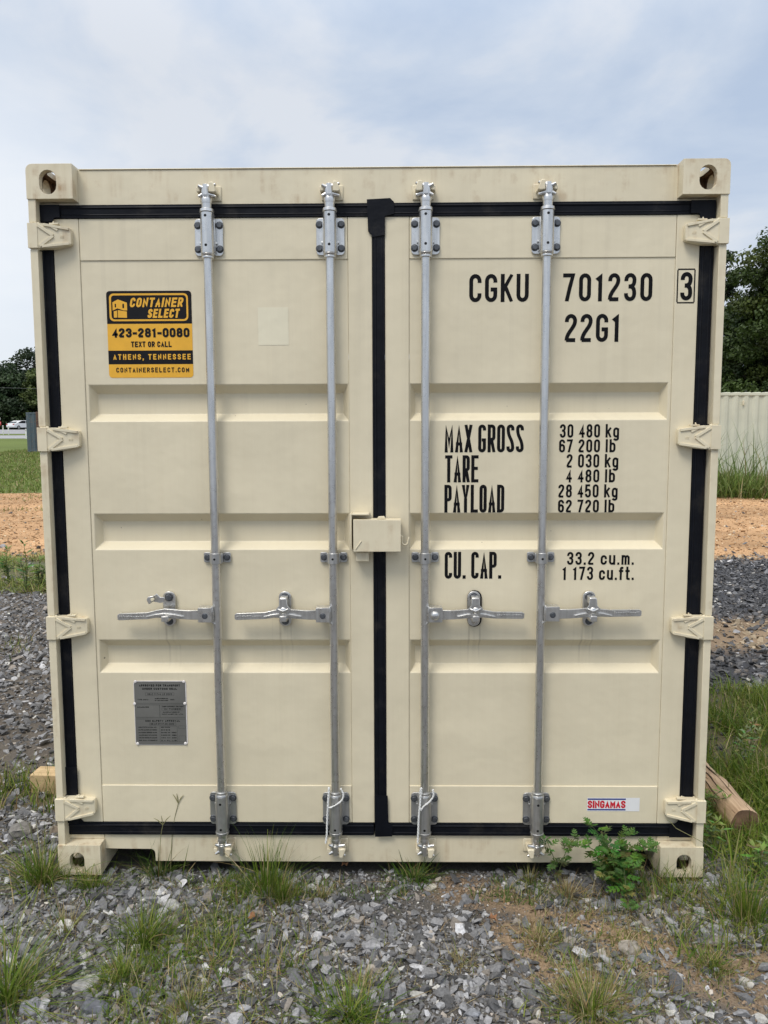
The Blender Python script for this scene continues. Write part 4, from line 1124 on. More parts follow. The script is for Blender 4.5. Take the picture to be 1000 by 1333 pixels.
def stone_mat(c):
    if c in _sm: return _sm[c]
    m, t, b = new_mat('rough_stone'); ob = N(t, 'ShaderNodeTexCoord').outputs['Object']
    n = noise(t, ob, 45, 6, .65); v = noise(t, mapping(t, ob, (18, 70, 30)), 1, 4)
    col = ramp(t, n, [(.30, tuple(x*.6 for x in c)), (.72, tuple(min(1, x*1.3) for x in c))])
    col = mixc(t, math_(t, 'MULTIPLY', ramp(t, v, [(.56, (0, 0, 0)), (.64, (1, 1, 1))]), .45), col, tuple(min(1, x*1.8) for x in c))
    t.links.new(col, b.inputs['Base Color']); b.inputs['Roughness'].default_value = .9; b.inputs['Specular IOR Level'].default_value = .2
    bump(t, b, n, .5, .006); _sm[c] = m; return m
GREY, PALE, TAN, DARK = (.20, .205, .215), (.34, .335, .325), (.33, .27, .19), (.13, .135, .15)
for i, (px, py, w, lab, c, fl) in enumerate([
    (28, 1090, 30, 'rough grey rock in the grass beside the container, below the timber block', (.19, .18, .165), .85),
    (71, 1088, 16, 'small brownish rock touching the left corner post foot', (.22, .18, .14), .8),
    (820, 1236, 29, 'pale boulder-like stone lying on the orange soil streak', (.32, .29, .25), .65),
    (842, 1252, 20, 'grey stone just right of the pale one on the orange soil', GREY, .7),
    (853, 1170, 22, 'flat whitish stone near the leafy weed and right corner foot', (.40, .37, .30), .5),
    (857, 1190, 15, 'oval light grey stone in front of the right corner foot', PALE, .55),
    (794, 1194, 14, 'bluish grey stone at the tip of the leafy weed', GREY, .7),
    (40, 1318, 27, 'white-veined grey stone in the bottom left corner', (.30, .30, .32), .85),
    (124, 1321, 34, 'broad dark grey stone at the bottom edge', DARK, .65),
    (178, 1300, 24, 'dark angular stone standing among gravel near the bottom edge', (.15, .155, .17), .8),
    (112, 1283, 34, 'long flat pale stone in the lower left gravel', PALE, .45),
    (224, 1186, 24, 'rounded light grey stone in front of the left door', PALE, .7),
    (246, 1180, 22, 'grey stone beside the rounded one in front of the left door', GREY, .6),
    (405, 1154, 20, 'whitish stone right of the tall grass tuft by the sill', PALE, .6),
    (446, 1222, 15, 'upright triangular grey stone in front of the door gap', (.27, .27, .28), 1.0),
    (561, 1153, 17, 'cream stone in front of the right door by the dark grass', (.40, .37, .31), .7),
    (484, 1232, 24, 'light grey slab in the middle of the gravel', (.29, .29, .30), .5),
    (675, 1307, 17, 'pointed pale grey stone near the bottom edge, beside the dry grass', PALE, .9),
    (615, 1326, 20, 'flat blue-grey stone cut off by the bottom edge', (.24, .25, .27), .6),
    (836, 1296, 13, 'small dark stone with a pale top near the soil streak', DARK, .8),
    (971, 1288, 18, 'pale stone at the right edge on the gravel', (.38, .36, .32), .7),
    (783, 1325, 20, 'broad pale stone half sunk in the dry grass at the bottom', PALE, .6),
    (987, 1062, 16, 'blue-grey stone in the grass past the log end', GREY, .8),
]): big_stone(px, py, w, lab, c, fl, i)

# ------------------------------------------------------------------ grass and weeds
M_GRASS = attr_mat('grass_blades', .55, .28, 0, 0, .25)
def blade_arrays(bp, H, Wd, az, lean, curl, col, seg=4):
    n = len(H); t = np.linspace(0, 1, seg+1)[None, :]
    d = np.stack([np.cos(az), np.sin(az)], 1)
    side = np.stack([-np.sin(az), np.cos(az)], 1)
    tw = RNG.uniform(-.9, .9, n); sx = side[:, 0]*np.cos(tw)-side[:, 1]*np.sin(tw); sy = side[:, 0]*np.sin(tw)+side[:, 1]*np.cos(tw)
    off = H[:, None]*(lean[:, None]*t+curl[:, None]*t**2)
    zz = H[:, None]*t*np.sqrt(np.clip(1-.55*(lean[:, None]+curl[:, None]*t)**2, .12, 1))
    cx = bp[:, 0:1]+d[:, 0:1]*off; cy = bp[:, 1:2]+d[:, 1:2]*off; cz = bp[:, 2:3]+zz
    w = Wd[:, None]*np.clip(1-t**1.6, .04, 1)*.5
    L = np.stack([cx-sx[:, None]*w, cy-sy[:, None]*w, cz], -1); R = np.stack([cx+sx[:, None]*w, cy+sy[:, None]*w, cz], -1)
    V = np.stack([L, R], 2).reshape(n, -1, 3); m = 2*(seg+1)
    q = np.array([[2*i, 2*i+1, 2*i+3, 2*i+2] for i in range(seg)])
    F = (q[None]+(np.arange(n)*m)[:, None, None]).reshape(-1, 4)
    C = col[:, None, :]*np.ones((1, m, 1))
    return V.reshape(-1, 3), F, C.reshape(-1, 3)
def merge(parts):
    V = []; F = []; C = []; b = 0
    for v, f, c in parts: V.append(v); F.append(f+b); C.append(c); b += len(v)
    return np.concatenate(V), np.concatenate(F), np.concatenate(C)
GREEN = np.array([[.098, .172, .018], [.145, .205, .024], [.070, .130, .016], [.210, .245, .045]])
DRY = np.array([[.34, .26, .13], [.42, .35, .19], [.25, .17, .08], [.26, .25, .10]])
DGREEN = np.array([[.065, .130, .022], [.090, .165, .026], [.055, .100, .020], [.13, .18, .035]])
def gcol(n, dry=.15, pal=None):
    p = GREEN if pal is None else pal
    c = p[RNG.integers(0, len(p), n)]
    d = DRY[RNG.integers(0, 4, n)]
    k = (RNG.random(n) < dry)[:, None]
    return np.where(k, d, c)*RNG.uniform(.75, 1.25, (n, 1))
def tuft_arrays(cx, cy, rad, h, n, dry=.15, wid=.0042, lean=.35, curl=.5, pal=None, elong=1.0, seg=5):
    r = np.abs(RNG.normal(0, .5, n))*rad; a = RNG.uniform(0, 2*PI, n)
    x = cx+r*np.cos(a)*elong; y = cy+r*np.sin(a)
    az = np.where(RNG.random(n) < .7, a, RNG.uniform(0, 2*PI, n))
    H = h*np.clip(RNG.beta(1.5, 1.7, n)*1.05+.12, .12, 1.1)
    bp = np.stack([x, y, ground_z(x, y)-.004], 1)
    sp = RNG.random(n) < .28
    return blade_arrays(bp, H*np.where(sp, .8, 1), wid*RNG.uniform(.5, 1.5, n), az, np.abs(RNG.normal(0, lean, n))+sp*RNG.uniform(.3, .9, n), np.abs(RNG.normal(0, curl*1.25, n)), gcol(n, dry, pal), seg)
def tuft(px, py, wpx, hpx, n, label, cat='grass tuft', extra=None, **kw):
    g = G(px, py, -.02); d = (Vector(g)-CAM).length
    parts = [tuft_arrays(g.x, g.y, wpx/1000*d/2, hpx/1000*d, n, **kw)]
    if extra: parts += extra(g, d)
    v, f, c = merge(parts)
    o = np_mesh('grass_tuft', v-np.array([g.x, g.y, -.02]), f, M_GRASS, colors=c); o.location = (g.x, g.y, -.02)
    return tag(o, label, cat, 'grass tufts growing out of the gravel')
tuft(348, 1158, 62, 85, 260, 'tall green grass tuft rising in front of the left door sill, under the lock rods', dry=.12, lean=.22, curl=.25, wid=0.0030)
tuft(368, 1172, 32, 35, 297, 'short dense tuft in front of the tallest sill tuft', dry=.15, lean=.22, curl=.2, wid=0.0026)
tuft(186, 1232, 64, 48, 459, 'spreading green tuft in the gravel before the left door', dry=.12, lean=.35, curl=.4, wid=0.0030)
tuft(160, 1282, 58, 34, 351, 'low green tuft nearest the lower left gravel', dry=.15, lean=.5, curl=.5, wid=0.0030)
tuft(205, 1132, 58, 48, 229, 'loose weedy tuft hiding the dark sill pocket by the left foot', dry=.2, lean=.35, curl=.5, wid=0.0033, pal=DGREEN)
tuft(8, 1305, 85, 85, 445, 'big bright tuft spilling in at the lower left edge', dry=.14, lean=.5, curl=.6, wid=0.0034)
tuft(455, 1325, 99, 45, 621, 'wide dark green tuft at the bottom centre', dry=.12, lean=.6, curl=.6, wid=0.0036)
tuft(770, 1322, 114, 48, 702, 'wide yellowing tuft at the bottom right of centre', dry=.45, lean=.45, curl=.45, wid=0.0034)
tuft(705, 1222, 58, 26, 351, 'straw-coloured tuft on the orange soil', dry=.8, lean=.4, curl=.4, wid=0.0025)
tuft(928, 1266, 64, 28, 324, 'short green tuft at the right on the soil streak', dry=.3, lean=.4, curl=.4, wid=0.0030)
tuft(540, 1138, 62, 35, 310, 'dark green tuft against the sill right of the door gap', dry=.12, lean=.45, curl=.4, wid=0.0038, pal=DGREEN)
tuft(690, 1138, 41, 23, 148, 'thin tuft against the sill below the right lock rod', dry=.5, lean=.35, curl=.3, wid=0.0025)
tuft(740, 1162, 47, 26, 270, 'brown withered tuft left of the leafy weed', dry=.95, lean=.45, curl=.4, wid=0.0025)
tuft(900, 1138, 38, 40, 148, 'thin pale tuft in front of the right corner casting', dry=.55, lean=.4, curl=.45, wid=0.0025)
tuft(118, 1156, 84, 24, 420, 'thick tuft across the foot of the left corner casting', dry=.15, lean=.3, curl=.35, wid=0.0033)
tuft(55, 1150, 76, 58, 513, 'bushy green tuft left of the left corner casting', dry=.2, lean=.45, curl=.5, wid=0.0034)
tuft(470, 1290, 57, 23, 175, 'dry wisp of grass in the middle of the gravel', dry=.75, lean=.45, curl=.4, wid=0.0023)
tuft(422, 1170, 34, 23, 135, 'small browning tuft between the inner lock rods', dry=.8, lean=.35, curl=.4, wid=0.0023)
tuft(245, 1325, 66, 39, 270, 'dry thin grass at the bottom left of centre', dry=.6, lean=.35, curl=.4, wid=0.0023)
tuft(972, 1205, 57, 66, 324, 'tall upright green grass at the right edge', dry=.2, lean=.2, curl=.25, wid=0.0033)
tuft(85, 1215, 38, 32, 135, 'short reddish tuft in the left gravel', dry=.7, lean=.3, curl=.3, wid=0.0025)
tuft(598, 1255, 57, 20, 202, 'faint dry tuft in the gravel before the right door', dry=.85, lean=.5, curl=.4, wid=0.0021)

def cover(name, n, x0, x1, y0, y1, dens, hmin, hmax, wid, dry=.15, pal=None, seg=3, lean=.35, curl=.4):
    xs, ys = field(n, x0, x1, y0, y1, dens); m = len(xs)
    bp = np.stack([xs, ys, ground_z(xs, ys)-.005], 1)
    hm = hmin+(hmax-hmin)*V2.f(xs, ys, 2.2 if y1 < 8 else .5, 3)
    v, f, c = blade_arrays(bp, hm*RNG.uniform(.5, 1.25, m), wid*RNG.uniform(.6, 1.4, m), RNG.uniform(0, 2*PI, m), np.abs(RNG.normal(0, lean, m)), np.abs(RNG.normal(0, curl, m)), gcol(m, dry, pal), seg)
    return v, f, c
def stuff(name, parts):
    v, f, c = merge(parts); return tag(np_mesh(name, v, f, M_GRASS, colors=c), kind='stuff')
clear = lambda x, y: ~((np.abs(x) < 1.24) & (y > -.01) & (y < 6.1))
# yard grass near the container, both sides
stuff('grass', [
    cover('g', 30000, 1.26, 2.9, -.35, 2.4, lambda x, y: zones(x, y)[1]*clear(x, y)*(.15+.85*sstep(.38, .58, V1.f(x, y, 3, 3))), .05, .24, .0060, .08, None, 4, .4, .7),
    cover('g', 8000, -2.4, -1.24, -.3, 1.1, lambda x, y: zones(x, y)[1]*clear(x, y)*sstep(.40, .58, V1.f(x, y, 3, 3)), .05, .18, .0048, .2, None, 4),
    cover('g', 11000, -1.9, 2.0, -.98, .02, lambda x, y: sstep(.50, .66, V1.f(x, y, 2.6, 3))*clear(x, y), .015, .075, .003, .55, None, 3),
    cover('l', 5000, -1.9, 2.0, -.98, .05, lambda x, y: sstep(.46, .62, V3.f(x, y, 2.1, 3))*clear(x, y), .02, .09, .0022, 1.0, None, 3, 1.5, .5),
    cover('g', 3000, .55, 2.0, -.98, -.1, lambda x, y: sstep(.48, .60, V2.f(x, y, 2.2, 3)), .02, .08, .0028, .7, None, 3, .6, .6),
    cover('g', 4200, -1.15, 1.2, -.15, .03, lambda x, y: sstep(.42, .60, V1.f(x, y, 4, 3)), .02, .09, .0034, .35, DGREEN, 4, .45, .6),
    cover('g', 9000, -1.9, -.45, -.95, .05, lambda x, y: sstep(.47, .60, V1.f(x, y, 3.3, 3))*clear(x, y), .02, .11, .0034, .18, None, 4, .45, .7),
    cover('g', 7000, .95, 2.2, -.95, .3, lambda x, y: sstep(.45, .60, V2.f(x, y, 2.6, 3))*clear(x, y)*sstep(.9, 1.35, x+.3*y+.2), .03, .16, .0038, .22, None, 4, .4, .7),
    cover('g', 4000, -.4, .9, -.95, -.45, lambda x, y: sstep(.52, .64, V2.f(x, y, 3.1, 3)), .02, .09, .0032, .4, None, 4, .5, .7),
    cover('g', 2600, 1.28, 1.95, .15, 1.0, lambda x, y: np.ones_like(x), .05, .19, .0048, .12, None, 5, .4, .8),
    cover('g', 2500, -3.2, -1.4, 1.0, 3.4, lambda x, y: sstep(.60, .68, V1.f(x, y, 1.3, 3))*(x < -1.5), .04, .12, .006, .35)])
# weedy strip beyond the gravel, grass field and the rank growth before the white container
stuff('field_grass', [
    cover('w', 15000, -6.2, -2.6, 5.2, 7.6, lambda x, y: sstep(.36, .55, V1.f(x, y, 1.1, 3))*(x < -2.7), .06, .24, .010, .22, np.array([[.23, .285, .07], [.31, .35, .11], [.18, .23, .055]]), 3, .6, .6),
    cover('f', 90000, -26, -5.5, 16.8, 52, lambda x, y: (zones(x, y)[1] > .5)*(x < -3.0-(y-17)*.30)*np.clip(1.25-(y-17)/60, .3, 1), .04, .24, .030, .16, np.array([[.130, .190, .035], [.175, .235, .045], [.11, .155, .032], [.22, .26, .075]]), 2, .6, .6),
    cover('r', 30000, 7.4, 15.5, 15.4, 18.1, lambda x, y: sstep(15.5, 16.3, y+(V3.f(x, y, .9, 3)-.5)*1.4)*(.3+.7*V1.f(x, y, 1.0, 3)), .10, .85, .022, .12, np.array([[.12, .19, .036], [.165, .235, .05], [.09, .14, .03], [.21, .26, .075]]), 4, .45, .7),
    cover('s', 900, 7.4, 15.5, 16.2, 18.0, lambda x, y: sstep(.50, .62, V1.f(x, y, 1.3, 3)), .8, 2.1, .030, .2, np.array([[.14, .20, .05], [.10, .16, .035]]), 6, .25, .6),
    cover('c', 9000, -13, -4, 7, 16.9, lambda x, y: sstep(.57, .66, V1.f(x, y, .8, 3))*(x < -2.6-y*.22), .03, .14, .016, .35, None, 3, .6, .6),
    cover('e', 5000, 4, 13, 15.2, 17.2, lambda x, y: sstep(.50, .62, V1.f(x, y, .8, 3)), .03, .16, .018, .25, None, 3, .6, .6)])

# leaf helpers for the weeds
def leaf_quad(p, d, up, ln, w):
    d = d.normalized(); s = d.cross(up)
    s = s.normalized() if s.length > 1e-4 else Vector((1, 0, 0))
    m = p+d*ln*.45
    return [p, m+s*w/2, p+d*ln-up*ln*.08, m-s*w/2]
def add_leaf(V, F, C, p, d, up, ln, w, col):
    b = len(V); V += leaf_quad(p, d, up, ln, w); F.append((b, b+1, b+2, b+3)); C += [col]*4
def lobed_leaf(V, F, C, p, d, up, ln, col, rr, k=4):
    """deeply cut leaf: a midrib with paired narrow lobes"""
    d = d.normalized(); s = d.cross(up).normalized()
    for i in range(k):
        t = (i+.6)/k; q = p+d*ln*t-up*ln*.18*t*t; L = ln*.42*math.sin(PI*min(.95, .25+t*.7))
        for sg in (-1, 1):
            add_leaf(V, F, C, q, d*.75+s*sg*.9+up*rr.uniform(-.2, .2), up, L, L*.50, tuple(x*rr.uniform(.8, 1.2) for x in col))
    add_leaf(V, F, C, p+d*ln*.1, d-up*.15, up, ln, ln*.13, col)
def weed(name, stems, leafcol, label, cat, lobed=True, leaf=.05, seed=3, gap=.022, group=None, thick=.002):
    """stems: lists of world points"""
    rr = random.Random(seed); V = []; F = []; C = []
    o0 = Vector(stems[0][0]); st = MB()
    for path in stems:
        pts = [Vector(p)-o0 for p in curve([tuple(p) for p in path], 6)]
        k = len(pts); st.tube(pts, [thick*(1-.65*i/k) for i in range(k)], 5)
        acc = 0; az = rr.uniform(0, 6)
        for i in range(1, k):
            seg = pts[i]-pts[i-1]; acc += seg.length
            while acc > gap:
                acc -= gap; az += 2.4+rr.uniform(-.5, .5); t = i/k
                if t < .10: continue
                out = Vector((math.cos(az), math.sin(az)-.25, .30+rr.uniform(-.2, .35)))
                ln = leaf*(1.15-.75*abs(t-.45))*rr.uniform(.7, 1.2); up = Vector((rr.uniform(-.3, .3), rr.uniform(-.5, .1), 1)).normalized()
                cc = tuple(x*rr.uniform(.6, 1.4) for x in leafcol)
                if rr.random() < .06: cc = (.22, .21, .06)
                (lobed_leaf if lobed else (lambda V, F, C, p, d, up, ln, col, rr: add_leaf(V, F, C, p, d, up, ln, ln*.28, col)))(V, F, C, pts[i], out, up, ln, cc, rr)
        for j in range(4):
            a = rr.uniform(0, 6); (lobed_leaf if lobed else (lambda V, F, C, p, d, up, ln, col, rr: add_leaf(V, F, C, p, d, up, ln, ln*.28, col)))(V, F, C, pts[-1], Vector((math.cos(a), math.sin(a), .9)), Vector((0, -.3, 1)).normalized(), leaf*.75, leafcol, rr)
    root = empty(name, o0)
    np_mesh('leaves', np.array([tuple(v) for v in V]), np.array(F), M_GRASS, root, np.array(C))
    st.build('stem', plain(name+'_stem', (.10, .13, .045), .7), root, smooth=60)
    return tag(root, label, cat, group)
def gpt(px, py, dz=0.0, y=None):
    g = G(px, py, -.02); return Vector((g.x, g.y if y is None else y, -.02+dz))
rr = random.Random(4)
base = gpt(800, 1150); bx, by = base.x, base.y
stems = [[(bx, by, -.03), (bx-.01, by-.03, .10), (bx-.05, by-.05, .17), (bx-.105, by-.06, .235)],
         [(bx, by, -.03), (bx+.02, by-.02, .09), (bx+.05, by-.05, .15), (bx+.09, by-.08, .165)],
         [(bx, by, -.03), (bx-.04, by-.02, .08), (bx-.12, by-.04, .15), (bx-.18, by-.06, .16)],
         [(bx, by, -.03), (bx+.01, by-.05, .07), (bx+.0, by-.11, .10), (bx-.01, by-.17, .055)],
         [(bx, by, -.03), (bx+.02, by-.04, .08), (bx+.03, by-.10, .12), (bx+.02, by-.15, .13)],
         [(bx, by, -.03), (bx-.02, by-.01, .12), (bx+.01, by-.03, .16), (bx+.03, by-.04, .19)],
         [(bx, by, -.03), (bx+.05, by-.01, .09), (bx+.08, by-.02, .12), (bx+.12, by-.03, .14)],
         [(bx, by, -.03), (bx-.03, by-.06, .05), (bx-.07, by-.11, .09), (bx-.08, by-.14, .08)],
         [(bx, by, -.03), (bx+.0, by-.07, .03), (bx-.02, by-.16, .05), (bx-.01, by-.22, .02)], [(bx, by, -.03), (bx-.02, by-.05, .09), (bx-.04, by-.08, .14), (bx-.05, by-.1, .15)]]
weed('leafy_weed', stems, (.075, .160, .030), 'bushy green weed with deeply cut leaves growing against the right door sill', 'weed', True, .056, 5, .0145)
b2 = gpt(725, 1140)
weed('leafy_weed', [[(b2.x, b2.y, -.03), (b2.x+.03, b2.y-.01, .08), (b2.x+.06, b2.y-.03, .15)], [(b2.x, b2.y, -.03), (b2.x-.02, b2.y-.02, .07), (b2.x-.05, b2.y-.03, .14)]], (.08, .155, .04), 'thin small-leaved weed beside the foot of the right lock rod', 'weed', True, .048, 8, .02)
# weeds by the log, and the tall one in the left strip
for k, (px, py, hpx, lab, sd) in enumerate([(932, 1112, 40, 'yellow-green narrow-leaved weed in front of the log', 11), (927, 1068, 34, 'small narrow-leaved weed between the container and the log', 12), (968, 1010, 62, 'feathery pale weed standing behind the log', 13), (990, 1140, 40, 'leafy weed in the grass right of the log end', 14)]):
    g = gpt(px, py); d = (g-CAM).length; h = hpx*d/1000
    ss = [[(g.x, g.y, -.03), (g.x+rr.uniform(-.03, .03), g.y, h*.5), (g.x+rr.uniform(-.07, .07), g.y-rr.uniform(0, .05), h*rr.uniform(.7, 1.05))] for j in range(4)]
    weed('narrow_leaved_weed', ss, (.20, .27, .065) if k != 2 else (.24, .29, .13), lab, 'weed', False, .045, sd, .014)
for k, (px, py, hpx, lab, sd) in enumerate([(34, 772, 56, 'tall single-stemmed weed with drooping leaves in the weedy strip', 21), (54, 768, 34, 'bushy weed beside the container in the weedy strip', 22), (12, 762, 40, 'low broad weed at the left edge of the weedy strip', 23)]):
    g = gpt(px, py); d = (g-CAM).length; h = hpx*d/1000
    ss = [[(g.x, g.y, -.03), (g.x+rr.uniform(-.03, .03), g.y, h*.5), (g.x+rr.uniform(-.10, .10)*(j > 0), g.y, h*(1 if j == 0 else rr.uniform(.4, .7)))] for j in range(3 if k == 0 else 6)]
    weed('tall_weed', ss, (.16, .225, .06), lab, 'weed', False, .11, sd, .028, None, .006)
# seed-head grasses
def seed_grass(px, py, tip, heads, label, dz=0):
    g = gpt(px, py); mb = MB(); o0 = Vector((g.x, g.y, -.02))
    T = P(tip[0], tip[1], g.y-.01); mid = (g+T)/2+Vector(((T.x-g.x)*-.12, 0, .03))
    pts = [Vector(p)-o0 for p in curve([tuple(g), tuple(mid), tuple(T)], 8)]
    mb.tube(pts, .0012, 5)
    for hx, hy in heads:
        E_ = P(hx, hy, g.y-.01)-o0; mb.tube([pts[-1], (pts[-1]+E_)/2+Vector((0, 0, .004)), E_], [.0010, .0017, .0007], 5)
    o = mb.build('seeding_grass', plain('seed_stalk', (.21, .20, .085), .8), smooth=60)
    o.data.transform(Matrix.Identity(4)); o.location = o0
    return tag(o, label, 'grass stalk')
seed_grass(222, 1132, (232, 1046), [(225, 1034), (230, 1033), (239, 1035)], 'thin stalk with a forked seed head, tallest before the left door')
seed_grass(208, 1136, (212, 1074), [(200, 1065), (210, 1062), (222, 1062)], 'thin stalk with a forked seed head, lower and left of the tallest one')
seed_grass(980, 1175, (880, 1078), [(868, 1067)], 'long dry stalk leaning left across the right corner casting')
seed_grass(560, 1128, (582, 1092), [(600, 1087), (608, 1103), (604, 1110)], 'dark withered branching stalk by the right door cord')
# dry leaves
def dry_leaf(px, py, label, sd):
    g = gpt(px, py); r = random.Random(sd); n = 9; vs = [(0, 0, .012)]
    for i in range(n):
        a = 2*PI*i/n; R = .020*(1 if i % 2 else .62)*r.uniform(.8, 1.2); vs.append((R*math.cos(a), R*math.sin(a)*.8, .008+r.uniform(0, .018)))
    mb = MB().add(vs, [(0, 1+i, 1+(i+1) % n) for i in range(n)])
    o = mb.build('dry_leaf', plain('dry_leaf_brown', (.25, .12, .055), .8)); md = o.modifiers.new('thickness', 'SOLIDIFY'); md.thickness = .0008
    o.location = (g.x, g.y, -.01); o.rotation_euler = (.3, .2, sd)
    return tag(o, label, 'leaf', 'dry brown leaves on the ground')
dry_leaf(641, 1204, 'curled brown leaf on the soil before the right door', 2); dry_leaf(330, 1200, 'crumpled pale brown leaf in the gravel before the left door', 5); dry_leaf(447, 1131, 'brown leaf under the sill by the cord', 7)

# ------------------------------------------------------------------ timber block and log
def wood_mat(name, c0, c1, sc=(3, 60, 60)):
    m, t, b = new_mat(name); ob = N(t, 'ShaderNodeTexCoord').outputs['Object']
    n = noise(t, mapping(t, ob, sc), 1, 5, .6); k = noise(t, ob, 9, 4)
    c = ramp(t, n, [(.35, c0), (.65, c1)]); c = mixc(t, math_(t, 'MULTIPLY', ramp(t, k, [(.5, (0, 0, 0)), (.68, (1, 1, 1))]), .35), c, tuple(x*.45 for x in c0))
    t.links.new(c, b.inputs['Base Color']); b.inputs['Roughness'].default_value = .85; bump(t, b, n, .4, .004); return m
g = G(40, 1034, -.02); g2 = G(72, 1034, -.02)
tb = empty('timber_block', (g.x, g.y, -.02), math.radians(-2))
MB().box(.0, .62, .0, .10, -.01, .094).build('block_body', wood_mat('sawn_pine', (.46, .32, .165), (.62, .46, .255), (4, 60, 60)), tb, bevel=.004)
mb = MB()
for a, b_ in (((.0, -.0008), (.3, .0)),): pass
MB().box(-.0025, -.0003, .004, .096, -.006, .090).build('end_grain', wood_mat('pine_end_grain', (.22, .13, .065), (.34, .21, .105), (20, 20, 20)), tb)
tag(tb, 'sawn yellow timber block sticking out from under the left side', 'timber')
def rough_round(o, k=.05):
    for v in o.data.vertices:
        a = math.atan2(v.co.z, v.co.y); f = 1+k*mnoise.fractal(Vector((math.cos(a)*1.1, math.sin(a)*1.1, v.co.x*1.5)), .7, 2.0, 4)
        v.co.y *= f; v.co.z *= f
M_END = wood_mat('log_end_grain', (.13, .075, .045), (.24, .145, .085), (25, 25, 25))
A = G(971, 1074, .034); B = G(921, 1018, .042)
dv = (B-A); dv.z = 0; L = 1.05; dv.normalize()
lg = empty('log', (A.x, A.y, A.z)); lg.rotation_euler = (0, 0, math.atan2(dv.y, dv.x))
pts = [(i*L/14, .004*math.sin(i*1.3), .004*math.sin(i*.9)) for i in range(15)]
mb = MB(); mb.tube(pts, [.066+.0022*math.sin(i*2.1)+.0015*math.sin(i*5.3) for i in range(15)], 26, caps=False)
# drying cracks
o = mb.build('bark_side', wood_mat('weathered_log', (.36, .235, .14), (.62, .45, .295), (5, 60, 60)), lg, smooth=60)
mb = MB()
for ph, a0, a1 in ((.80, .004, .75), (1.25, .06, .62), (1.75, .0, .9), (.35, .1, .5), (1.02, .3, .95)):
    mb.tube([(a0+(a1-a0)*i/14, .0662*math.cos(ph+.06*math.sin(i*1.3+a1*9)), .0662*math.sin(ph+.06*math.sin(i*1.3+a1*9))) for i in range(15)], [.0008+.0022*math.sin(PI*i/14)*(1+.4*math.sin(i*2.3)) for i in range(15)], 5)
mb.build('drying_crack', plain('crack_brown', (.06, .035, .02), .9), lg)
mb = MB(); mb.tube([(-.001, 0, 0), (.004, 0, 0)], [.0655, .0660], 26); mb.build('cut_end', M_END, lg, bevel=.006); mb = MB(); mb.tube([(L-.004, 0, 0), (L+.001, 0, 0)], [.066, .0655], 26)
mb.build('cut_end', M_END, lg, bevel=.006)
for ch in lg.children: rough_round(ch, .09)
tag(lg, 'round pale wooden log lying in the grass by the right side', 'log')

# ------------------------------------------------------------------ other containers
def far_container(name, x0, y0, rz, length, paint, rustpaint, label, rails=True, ph=2.59):
    root = empty(name, (x0, y0, float(terr(y0))), rz); wd = 2.438
    for (yy, d) in ((0.0, 1), (wd, -1)):
        pts = []; x = .16
        while x < length-.3:
            pts += [(x, .012), (x+.07, .012), (x+.138, .048), (x+.208, .048)]; x += .278
        pts += [(x, .012), (length-.15, .012)]
        vs = [(px_, yy+d*py_, z) for z in (.16, ph-.09) for px_, py_ in pts]; n = len(pts)
        MB().add(vs, [(i, i+1, n+i+1, n+i) for i in range(n-1)]).build('side_wall', paint, root, smooth=20)
        MB().box(.17, length-.17, *sorted((yy+d*.003, yy+d*.06)), ph-.095, ph-.02).build('top_rail', paint, root, bevel=.006)
        MB().box(.17, length-.17, *sorted((yy+d*.003, yy+d*.10)), .02, .165).build('bottom_rail', paint, root, bevel=.006)
        for xx in (0, length-.165):
            MB().box(xx+.004, xx+.160, *sorted((yy+d*.004, yy+d*.15)), .118, ph-.118).build('corner_post', rustpaint, root, bevel=.006)
            for zz in (0, ph-.118): 
                m_ = MB().box(xx, xx+.165, *sorted((yy, yy+d*.165)), zz, zz+.118); m_.build('corner_casting', rustpaint, root, bevel=.008)
    mb = MB(); x = .17
    while x < length-.3:
        mb.box(x, x+.15, .05, wd-.05, ph-.05, ph-.001); mb.box(x+.151, x+.277, .05, wd-.05, ph-.05, ph-.022); x += .278
    mb.build('roof', paint, root, bevel=.008)
    mb = MB()
    pts = []; y = .15
    while y < wd-.35: pts += [(.012, y), (.012, y+.10), (.05, y+.14), (.05, y+.24)]; y += .28
    pts += [(.012, y), (.012, wd-.15)]; n = len(pts)
    mb.add([(a, b, z) for z in (.13, ph-.12) for a, b in pts], [(i, i+1, n+i+1, n+i) for i in range(n-1)]); mb.build('end_wall', paint, root, smooth=20); mb = MB()
    mb.add([(length-a, b, z) for z in (.13, ph-.12) for a, b in pts], [(i, i+1, n+i+1, n+i) for i in range(n-1)])
    mb.build('end_wall', paint, root, smooth=20)
    return root
white = paint_mat('pale_grey_white_paint', (.60, .60, .485), rust=.0, dirt=.10)
r1 = far_container('white_container', 7.55, 18.45, math.radians(1.5), 6.058, white, white, '')
tag(r1, 'pale off-white shipping container standing behind tall grass before the trees', 'shipping container')
MB().box(2.02, 2.06, -.03, .004, 2.24, 2.36).build('bracket', M_FRAME, r1, bevel=.004)
blue = paint_mat('weathered_blue_paint', (.07, .105, .13), rust=.55, dirt=.35)
rusty = paint_mat('rusted_red_paint', (.085, .045, .036), rust=.7, dirt=.3)
gq = P(36, 590, 47)
r2 = far_container('blue_container', gq.x, 47.0, 0, 6.058, blue, blue, '')
tag(r2, 'weathered blue-grey container far off at the field edge by the road', 'shipping container')
MB().box(.66, .86, -.05, -.002, .05, 2.62).build('rusted_post', rusty, r2, bevel=.01)

